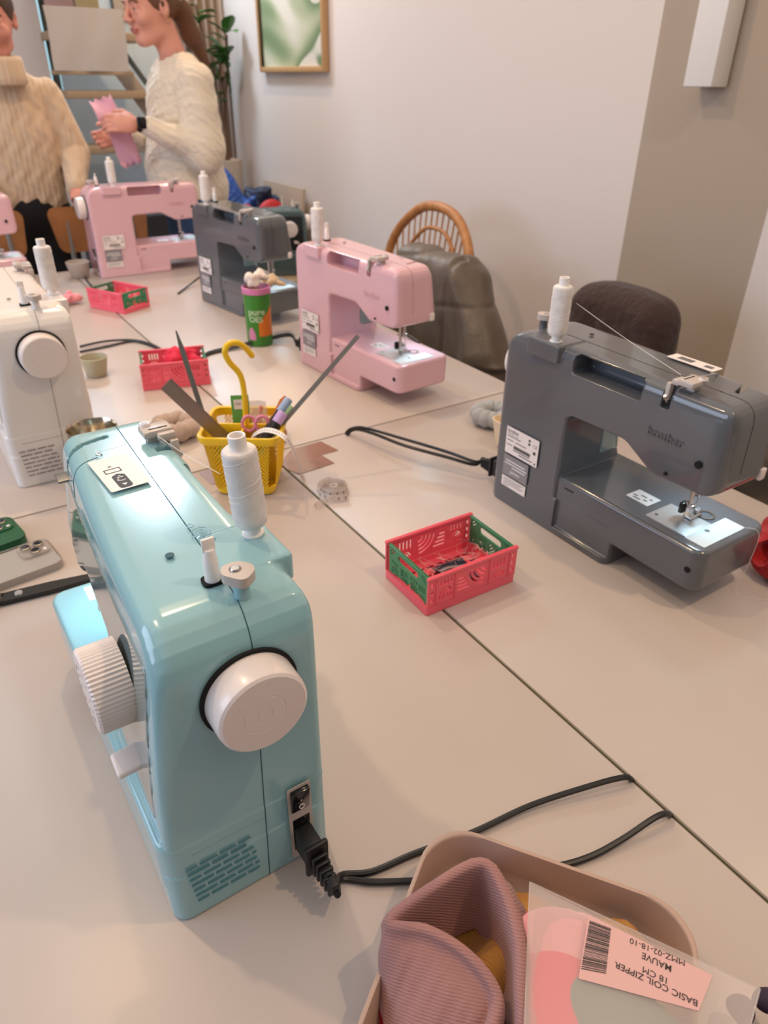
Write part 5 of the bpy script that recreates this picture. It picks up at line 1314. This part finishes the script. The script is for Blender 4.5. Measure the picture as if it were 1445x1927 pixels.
def head_sdf(P, c, fwd, upv=(0, 0, 1), s=1.0):
    """head with brow, nose, lips, chin, ears; eyes at half height. c is the head centre"""
    f = Vector(fwd).normalized(); u = Vector(upv); u = (u - f * u.dot(f)).normalized(); l = u.cross(f)
    B = np.array([[f.x, l.x, u.x], [f.y, l.y, u.y], [f.z, l.z, u.z]]); q = (P - np.array(c)) @ B / s
    d = s_ell(q, (-.012, 0, .030), (.092, .074, .088)); d = smin(d, s_ell(q, (.018, 0, -.030), (.066, .058, .082)), .03)
    d = smin(d, s_ell(q, (.058, 0, -.092), (.024, .026, .020)), .022)                     # chin
    d = smin(d, s_cap(q, (.010, -.040, -.075), (.055, -.016, -.098), .014), .02); d = smin(d, s_cap(q, (.010, .040, -.075), (.055, .016, -.098), .014), .02)
    d = smin(d, s_ell(q, (.078, 0, .022), (.012, .045, .010)), .012)                      # brow
    for sg in (-1, 1):
        d = np.where(True, np.maximum(d, -s_ell(q, (.090, sg * .031, .002), (.013, .018, .011)) - .0), d)
        d = smin(d, s_ell(q, (.0735, sg * .031, .004), (.0125, .016, .0085)), .003); d = smin(d, s_ell(q, (.073, sg * .031, -.0075), (.011, .015, .005)), .003)           # eyeballs under lids
        d = smin(d, s_ell(q, (.060, sg * .040, -.030), (.022, .020, .020)), .02)           # cheeks
        e = s_ell(q, (-.012, sg * .074, -.004), (.018, .010, .031)); e = np.maximum(e, -s_ell(q, (-.006, sg * .083, -.002), (.010, .008, .018)))
        d = smin(d, e, .005)
    d = smin(d, s_cap(q, (.084, 0, .012), (.106, 0, -.028), .007, .0095), .008)           # nose
    for sg in (-1, 1): d = smin(d, s_ell(q, (.096, sg * .011, -.033), (.011, .008, .008)), .006)
    d = smin(d, s_ell(q, (.083, 0, -.057), (.011, .022, .0055)), .005); d = smin(d, s_ell(q, (.081, 0, -.068), (.010, .019, .006)), .005)
    d = np.maximum(d, -s_ell(q, (.095, 0, -.0625), (.008, .022, .0012)))
    return d * s
def local(c, fwd, p, s=1.0):
    f = Vector(fwd).normalized(); u = (Vector((0, 0, 1)) - f * f.z).normalized(); l = u.cross(f); return Vector(c) + (f * p[0] + l * p[1] + u * p[2]) * s
def face_bits(t, c, fwd, hairm, org):
    for sg in (-1, 1):
        e = local(c, fwd, (.0748, sg * .031, .0005)) - org
        MB().lathe([(0, .0100), (.0055, .0083), (.0088, .0045), (.0100, 0), (.0088, -.0045), (0, -.0100)], 20, 0, axis_frame(e, e + Vector(fwd))).build('eye', M_tubew, t)
        MB().lathe([(0, .0107), (.0046, .0100), (.0052, .0088)], 16, 0, axis_frame(e, e + Vector(fwd))).build('iris', M_hair, t)
        MB().tube(cr([local(c, fwd, (.088, sg * .014, .019)) - org, local(c, fwd, (.088, sg * .032, .025)) - org, local(c, fwd, (.074, sg * .050, .018)) - org], 5), .0030, 6).build('eyebrow', hairm, t)
    lp = MB(); 
    lp.tube(cr([local(c, fwd, (.084, -.021, -.0618)) - org, local(c, fwd, (.0915, -.008, -.0575)) - org, local(c, fwd, (.0925, 0, -.059)) - org, local(c, fwd, (.0915, .008, -.0575)) - org, local(c, fwd, (.084, .021, -.0618)) - org], 4), .0032, 6)
    lp.tube(cr([local(c, fwd, (.083, -.019, -.0655)) - org, local(c, fwd, (.0895, 0, -.0690)) - org, local(c, fwd, (.083, .019, -.0655)) - org], 5), .0036, 6)
    lp.build('lips', mat('lip', 'b5605a', .45), t)
M_shoe = mat('dark_shoe', '202024', .6)
# --- person in the oatmeal turtleneck, facing the table
o1 = Vector((.455, 3.22, 0)); p1 = thing('person', 'person in an oatmeal cable-knit turtleneck sweater at the left edge, hand lowered', 'person', o1)
hc = Vector((.462, 3.185, 1.512)) - o1; fw = Vector((-.30, -.92, -.20))
WR1 = Vector((.610, 3.070, T + .252)) - o1; EL1 = Vector((.655, 3.20, T + .355)) - o1; SH1 = Vector((.600, 3.24, T + .545)) - o1
WL1 = Vector((.29, 3.11, T + .205)) - o1; EL1b = Vector((.255, 3.20, T + .355)) - o1; SH1b = Vector((.305, 3.24, T + .545)) - o1
def body1(P):
    d = head_sdf(P, tuple(hc), fw)
    d = smin(d, s_cap(P, (0, .02, 1.30), (.0, .0, 1.43), .056, .050), .025)
    d = smin(d, s_ell(P, (0, .02, 1.18), (.125, .085, .17)), .03); d = smin(d, s_ell(P, (0, .02, .95), (.125, .085, .16)), .04)
    for a, b, c in ((SH1, EL1, WR1), (SH1b, EL1b, WL1)): d = smin(d, np.minimum(s_cap(P, tuple(a), tuple(b), .042, .035), s_cap(P, tuple(b), tuple(c), .033, .022)), .03)
    for s in (-1, 1): d = smin(d, np.minimum(s_cap(P, (s * .075, .02, .88), (s * .08, .02, .48), .065, .045), s_cap(P, (s * .08, .02, .48), (s * .085, .03, .06), .043, .030)), .04)
    d = np.minimum(d, hand_sdf(P, WR1 + Vector((-.002, -.020, -.012)), (-.10, -.80, -.60), (-.3, .5, -.8), .150, .95, .0085, 1))
    d = np.minimum(d, hand_sdf(P, WL1 + Vector((.004, -.012, -.022)), (.10, -.55, -.85), (.6, .7, -.3), .150, 1.05, .0085, -1))
    return d
solid('body', body1, (-.32, -.22, .02), (.32, .20, 1.66), .0068, M_skin2, p1)
def cable(P, d, k): return d
def sweater1(P):
    z = P[:, 2]; x = P[:, 0]
    d = s_ell(P, (0, .02, 1.13), (.150, .120, .27)); d = smin(d, s_cap(P, (-.112, .02, 1.285), (.112, .02, 1.285), .052), .05)
    tor = np.sqrt(np.maximum(np.abs(x) - .06, 0) ** 2 + (np.maximum(np.abs(P[:, 1] - .02) - .015, 0)) ** 2 + np.maximum(np.abs(z - 1.05) - .10, 0) ** 2) - .085
    d = smin(d, tor, .04)
    for a, b, c in ((SH1, EL1, WR1), (SH1b, EL1b, WL1)):
        arm = np.minimum(s_cap(P, tuple(a), tuple(b), .058, .056), s_cap(P, tuple(b), tuple(c), .057, .038)); d = smin(d, arm, .014)
    d = smin(d, s_cap(P, (0, .018, 1.325), (0, .008, 1.392), .064, .061), .018)
    d = d + .0022 * np.sin(x * 110 + 1.4 * np.sin(z * 70)) * (np.abs(x) < .2)
    d = np.maximum(d, .895 - z); d = np.maximum(d, z - 1.400)
    d = np.maximum(d, -s_cap(P, (0, .010, 1.39), (0, .006, 1.46), .054))
    return d * .85
cl_ = MB().lathe([(.052, 1.385), (.060, 1.400), (.069, 1.398), (.073, 1.385), (.076, 1.345), (.079, 1.322), (.074, 1.316), (.066, 1.322), (.058, 1.36)], 48, 0, Matrix.Translation((.002, .010, .008)) @ Matrix.Rotation(.06, 4, 'X'), closed=True)
cl_.build('rolled_collar', M_knit1, p1, smooth=80)
solid('sweater', sweater1, (-.32, -.20, .87), (.32, .21, 1.44), .0058, M_knit1, p1)
def trousers(xo):
    def Fn(P):
        d = s_ell(P, (0, .02, .92), (.142, .108, .14))
        for s in (-1, 1): d = smin(d, s_cap(P, (s * .076, .02, .86), (s * .086, .03, .05), .082, .058), .04)
        return np.maximum(np.maximum(d, P[:, 2] - .96), .055 - P[:, 2])
    return Fn
solid('trousers', trousers(0), (-.2, -.16, .03), (.2, .2, 1.0), .010, M_trouser, p1)
for s in (-1, 1): MB().prism(fillet([(-.045, -.13, .04), (.045, -.13, .04), (.04, .12, .035), (-.04, .12, .035)], 6), .001, .07, M=Matrix.Translation((s * .086, -.02, 0))).build('shoe', M_shoe, p1)
def hair1(P):
    f = fw.normalized(); u = (Vector((0, 0, 1)) - f * f.z).normalized(); l = u.cross(f); B = np.array([[f.x, l.x, u.x], [f.y, l.y, u.y], [f.z, l.z, u.z]]); q = (P - np.array(hc)) @ B
    d = s_ell(q, (-.018, 0, .034), (.097, .081, .094)); d = np.maximum(d, -s_ell(q, (.085, 0, -.035), (.075, .090, .105)))
    d = np.maximum(d, -s_ell(q, (.005, .0, -.090), (.085, .12, .085))); d = smin(d, s_ell(q, (-.112, 0, .04), (.035, .035, .035)), .02); return d
solid('hair', hair1, tuple(hc - Vector((.17, .17, .16))), tuple(hc + Vector((.17, .17, .17))), .006, M_hair, p1)
face_bits(p1, hc, fw, M_hair, Vector((0, 0, 0)))
# --- person in the cream sweater, in profile
o2 = Vector((1.055, 3.10, 0)); p2 = thing('person', 'person in a cream knitted sweater seen in profile, holding pink fabric', 'person', o2)
hc2 = Vector((.988, 3.09, T + .822)) - o2; fw2 = Vector((-.95, -.22, -.12))
SH2 = Vector((1.070, 2.945, T + .585)) - o2; EL2 = Vector((1.068, 2.91, T + .365)) - o2; WR2 = Vector((.872, 2.93, T + .452)) - o2
SH2b = Vector((1.065, 3.255, T + .585)) - o2; EL2b = Vector((1.04, 3.30, T + .36)) - o2; WR2b = Vector((.845, 3.16, T + .425)) - o2
def body2(P):
    d = head_sdf(P, tuple(hc2), fw2, s=1.0)
    d = smin(d, s_cap(P, (.010, 0, 1.385), (-.025, .0, 1.49), .050, .047), .025)
    d = smin(d, s_ell(P, (.0, 0, 1.22), (.085, .125, .17)), .03); d = smin(d, s_ell(P, (.01, 0, .98), (.09, .13, .17)), .04)
    for a, b, c in ((SH2, EL2, WR2), (SH2b, EL2b, WR2b)): d = smin(d, np.minimum(s_cap(P, tuple(a), tuple(b), .042, .036), s_cap(P, tuple(b), tuple(c + (c - b) * .1), .034, .0225)), .03)
    for s in (-1, 1): d = smin(d, np.minimum(s_cap(P, (0, s * .075, .92), (0, s * .08, .50), .068, .047), s_cap(P, (0, s * .08, .50), (.01, s * .085, .06), .045, .030)), .04)
    d = np.minimum(d, hand_sdf(P, WR2 + Vector((-.038, .004, .008)), (-1, .05, .10), (.10, 1, -.45), .150, 1.15, .0085, -1))
    d = np.minimum(d, hand_sdf(P, WR2b + Vector((-.030, -.012, -.004)), (-.92, -.25, -.25), (-.2, -1, .2), .150, 1.0, .0085, 1))
    return d
solid('body', body2, (-.36, -.26, .02), (.20, .28, 1.74), .0062, M_skin, p2)
def sweater2(P):
    z = P[:, 2]; x = P[:, 0]; y = P[:, 1]
    d = s_ell(P, (.012, 0, 1.17), (.138, .155, .27)); d = smin(d, s_cap(P, (.020, -.105, 1.345), (.020, .105, 1.345), .054), .05)
    d = smin(d, s_ell(P, (-.03, 0, 1.02), (.135, .155, .16)), .05); d = smin(d, s_ell(P, (.03, 0, .965), (.125, .155, .15)), .04)
    for a, b, c in ((SH2, EL2, WR2), (SH2b, EL2b, WR2b)):
        arm = smin(s_cap(P, tuple(a), tuple(b), .072, .076), s_cap(P, tuple(b), tuple(c), .066, .034), .02); d = smin(d, arm, .005)
    d = d + .0045 * np.sin(z * 42 + x * 30 + 2 * np.sin(y * 20)) * np.sin(x * 26 - z * 14) + .0016 * np.sin(y * 160) * np.sin(z * 120 + x * 90)
    d = np.maximum(d, .82 - z)
    d = np.maximum(d, -s_cap(P, (-.004, 0, 1.425), (-.045, 0, 1.55), .058))
    return d * .8
solid('sweater', sweater2, (-.25, -.27, .80), (.20, .31, 1.46), .0058, M_knit2, p2)
def jeans(P):
    d = s_ell(P, (.01, 0, .93), (.112, .142, .14))
    for s in (-1, 1): d = smin(d, s_cap(P, (.0, s * .076, .88), (.01, s * .086, .05), .086, .062), .04)
    return np.maximum(np.maximum(d, P[:, 2] - .97), .055 - P[:, 2])
solid('trousers', jeans, (-.16, -.2, .03), (.2, .2, 1.0), .010, M_jeans, p2)
for s in (-1, 1): MB().prism(fillet([(-.14, -.045, .04), (.12, -.04, .035), (.12, .04, .035), (-.14, .045, .04)], 6), .001, .07, M=Matrix.Translation((-.02, s * .086, 0))).build('shoe', M_shoe, p2)
def hair2(P):
    f = fw2.normalized(); u = (Vector((0, 0, 1)) - f * f.z).normalized(); l = u.cross(f); B = np.array([[f.x, l.x, u.x], [f.y, l.y, u.y], [f.z, l.z, u.z]]); q = (P - np.array(hc2)) @ B
    d = s_ell(q, (-.020, 0, .036), (.099, .082, .095)); d = np.maximum(d, -s_ell(q, (.090, 0, -.030), (.082, .10, .105)))
    d = np.maximum(d, -s_ell(q, (.0, 0, -.098), (.075, .12, .075)))
    d = smin(d, s_cap(q, (-.098, 0, .020), (-.125, 0, -.02), .030, .034), .02)
    d = smin(d, s_cap(q, (-.125, 0, -.02), (-.150, .0, -.10), .036, .034), .02); d = smin(d, s_cap(q, (-.150, 0, -.10), (-.190, .0, -.19), .033, .016), .02)
    return d + .0018 * np.sin(q[:, 1] * 240 + q[:, 0] * 60)
solid('hair', hair2, tuple(hc2 - Vector((.16, .17, .23))), tuple(hc2 + Vector((.26, .17, .17))), .0058, M_hair2, p2)
A = axis_frame(local(hc2, fw2, (-.100, 0, .028)), local(hc2, fw2, (-.135, 0, -.002)))
MB().tube([A @ Vector((.033 * math.cos(q), .033 * math.sin(q), .012)) for q in np.linspace(0, 2 * PI, 25)[:-1]], .009, 8, closed=True).build('hair_tie', mat('cream_hair_tie', 'd9d0bb', .7), p2)
face_bits(p2, hc2, fw2, M_hair2, Vector((0, 0, 0)))
ep = local(hc2, fw2, (-.014, .078, -.040))
MB().tube([ep + Vector((.008 * math.cos(q), 0, .010 * math.sin(q) - .004)) for q in np.linspace(0, 2 * PI, 21)[:-1]], .0014, 6, closed=True).build('earring', mat('gold_earring', 'd9b26a', .25, metal=1), p2)
# watch on the near wrist: rests on the arm, its own thing
wv_ = thing('wrist_watch', 'black square smartwatch on the near wrist of the cream-sweater person', 'watch', WR2 + o2 + Vector((-.030, 0, .008)))
dw = (WR2 - EL2).normalized(); Aw = frame((0, 0, 0), dw, (0, 0, 1))
MB().lathe([(.0235, -.009), (.0255, -.009), (.0255, .009), (.0235, .009)], 32, 0, axis_frame((0, 0, 0), dw), closed=True).build('strap', M_black, wv_)
MB().box((0, -.0275, .006), (.034, .009, .038), r=.004, seg=3).build('watch_case', M_blackgl, wv_)
# pink fabric held in the hands
fb = thing('fabric_piece', 'pink fabric strips with pinked ends held by the cream-sweater person', 'fabric', ony(210, 235, 2.99))
def strip(pts, wv2, m, th):
    rows = []
    for k, p in enumerate(pts):
        rows.append([Vector(p) + Vector(wv2) * s + Vector((0, .006 * math.sin(k * .8 + s * 3), 0)) for s in np.linspace(-1, 1, 7)])
    return MB().sheet(rows, th)
inv = Matrix.Translation(-fb.location)
def pl(px, py, y): return inv @ ony(px, py, y)
q = cr([pl(188, 186, 3.00), pl(202, 212, 2.985), pl(218, 240, 2.99), pl(232, 272, 3.0), pl(246, 309, 3.01)], 5)
wid = [1.0] * 6 + [.62] * 6 + [.9] * 20
rows = []
for k, p in enumerate(q):
    d_ = (q[min(k + 1, len(q) - 1)] - q[max(k - 1, 0)]).normalized(); sd = Vector((d_.z, 0, -d_.x)) * (.042 if k < 7 else (.028 if k < 11 else .036))
    zig = (lambda s, e: d_ * (.006 * (1 if int(round((s + 1) * 3)) % 2 else -1)) if e else Vector())
    rows.append([p + sd * s + Vector((0, .008 * math.sin(k * .7 + 2.5 * s), 0)) + zig(s, k in (0, len(q) - 1)) for s in np.linspace(-1, 1, 7)])
MB().sheet(rows, .0016).build('strip', M_pinkcloth, fb)
MB().sheet([[p + Vector((.012, .012, -.004)) for p in r] for r in rows[8:]], .0016).build('strip', M_pinkcloth, fb)
# ------------------------------------------------------------------ light of the room
W = bpy.data.worlds.new('room_light'); SC.world = W; W.use_nodes = True
bg = W.node_tree.nodes['Background']; bg.inputs[0].default_value = lin('d8d2ce'); bg.inputs[1].default_value = .30
def area(name, loc, target, size, sy, power, col, spread=180):
    l = bpy.data.lights.new(name, 'AREA'); l.shape = 'RECTANGLE'; l.size = size; l.size_y = sy; l.energy = power; l.color = lin(col)[:3]; l.spread = math.radians(spread)
    o = bpy.data.objects.new(name, l); COL.objects.link(o); o.location = loc
    d = Vector(target) - Vector(loc); o.rotation_euler = d.to_track_quat('-Z', 'Y').to_euler(); return o
area('window_daylight', (-2.7, 1.6, 1.7), (.4, 1.4, .8), 2.4, 1.5, 62, 'cfe2ff')
area('ceiling_fill', (.2, 1.6, 2.75), (.2, 1.6, 0), 4.6, 6.0, 58, 'fff0e4')  # unseen soft emitter added to brighten level faces from above
area('stairwell_fill', (.95, 4.2, 2.9), (1.1, 4.25, .9), .5, .3, 40, 'd8ecff')  # unseen light added to brighten the wall behind the stairs
def ceiling_spot(loc, power):
    l = bpy.data.lights.new('ceiling_lamp', 'AREA'); l.shape = 'DISK'; l.size = .07; l.energy = power; l.color = lin('ffd9ac')[:3]
    o = bpy.data.objects.new('ceiling_lamp', l); COL.objects.link(o); o.location = loc
for p in ((.45, 1.75, 2.62), (-.35, 1.35, 2.62), (1.0, -.15, 2.62), (1.35, 3.3, 2.62)): ceiling_spot(p, 11)
V = SC.view_settings; V.view_transform = 'Standard'; V.look = 'None'; V.gamma = 1.0; V.use_curve_mapping = False; V.exposure = -0.17
SC.display_settings.display_device = 'sRGB'
SC.cycles.max_bounces = 8; SC.cycles.transparent_max_bounces = 12
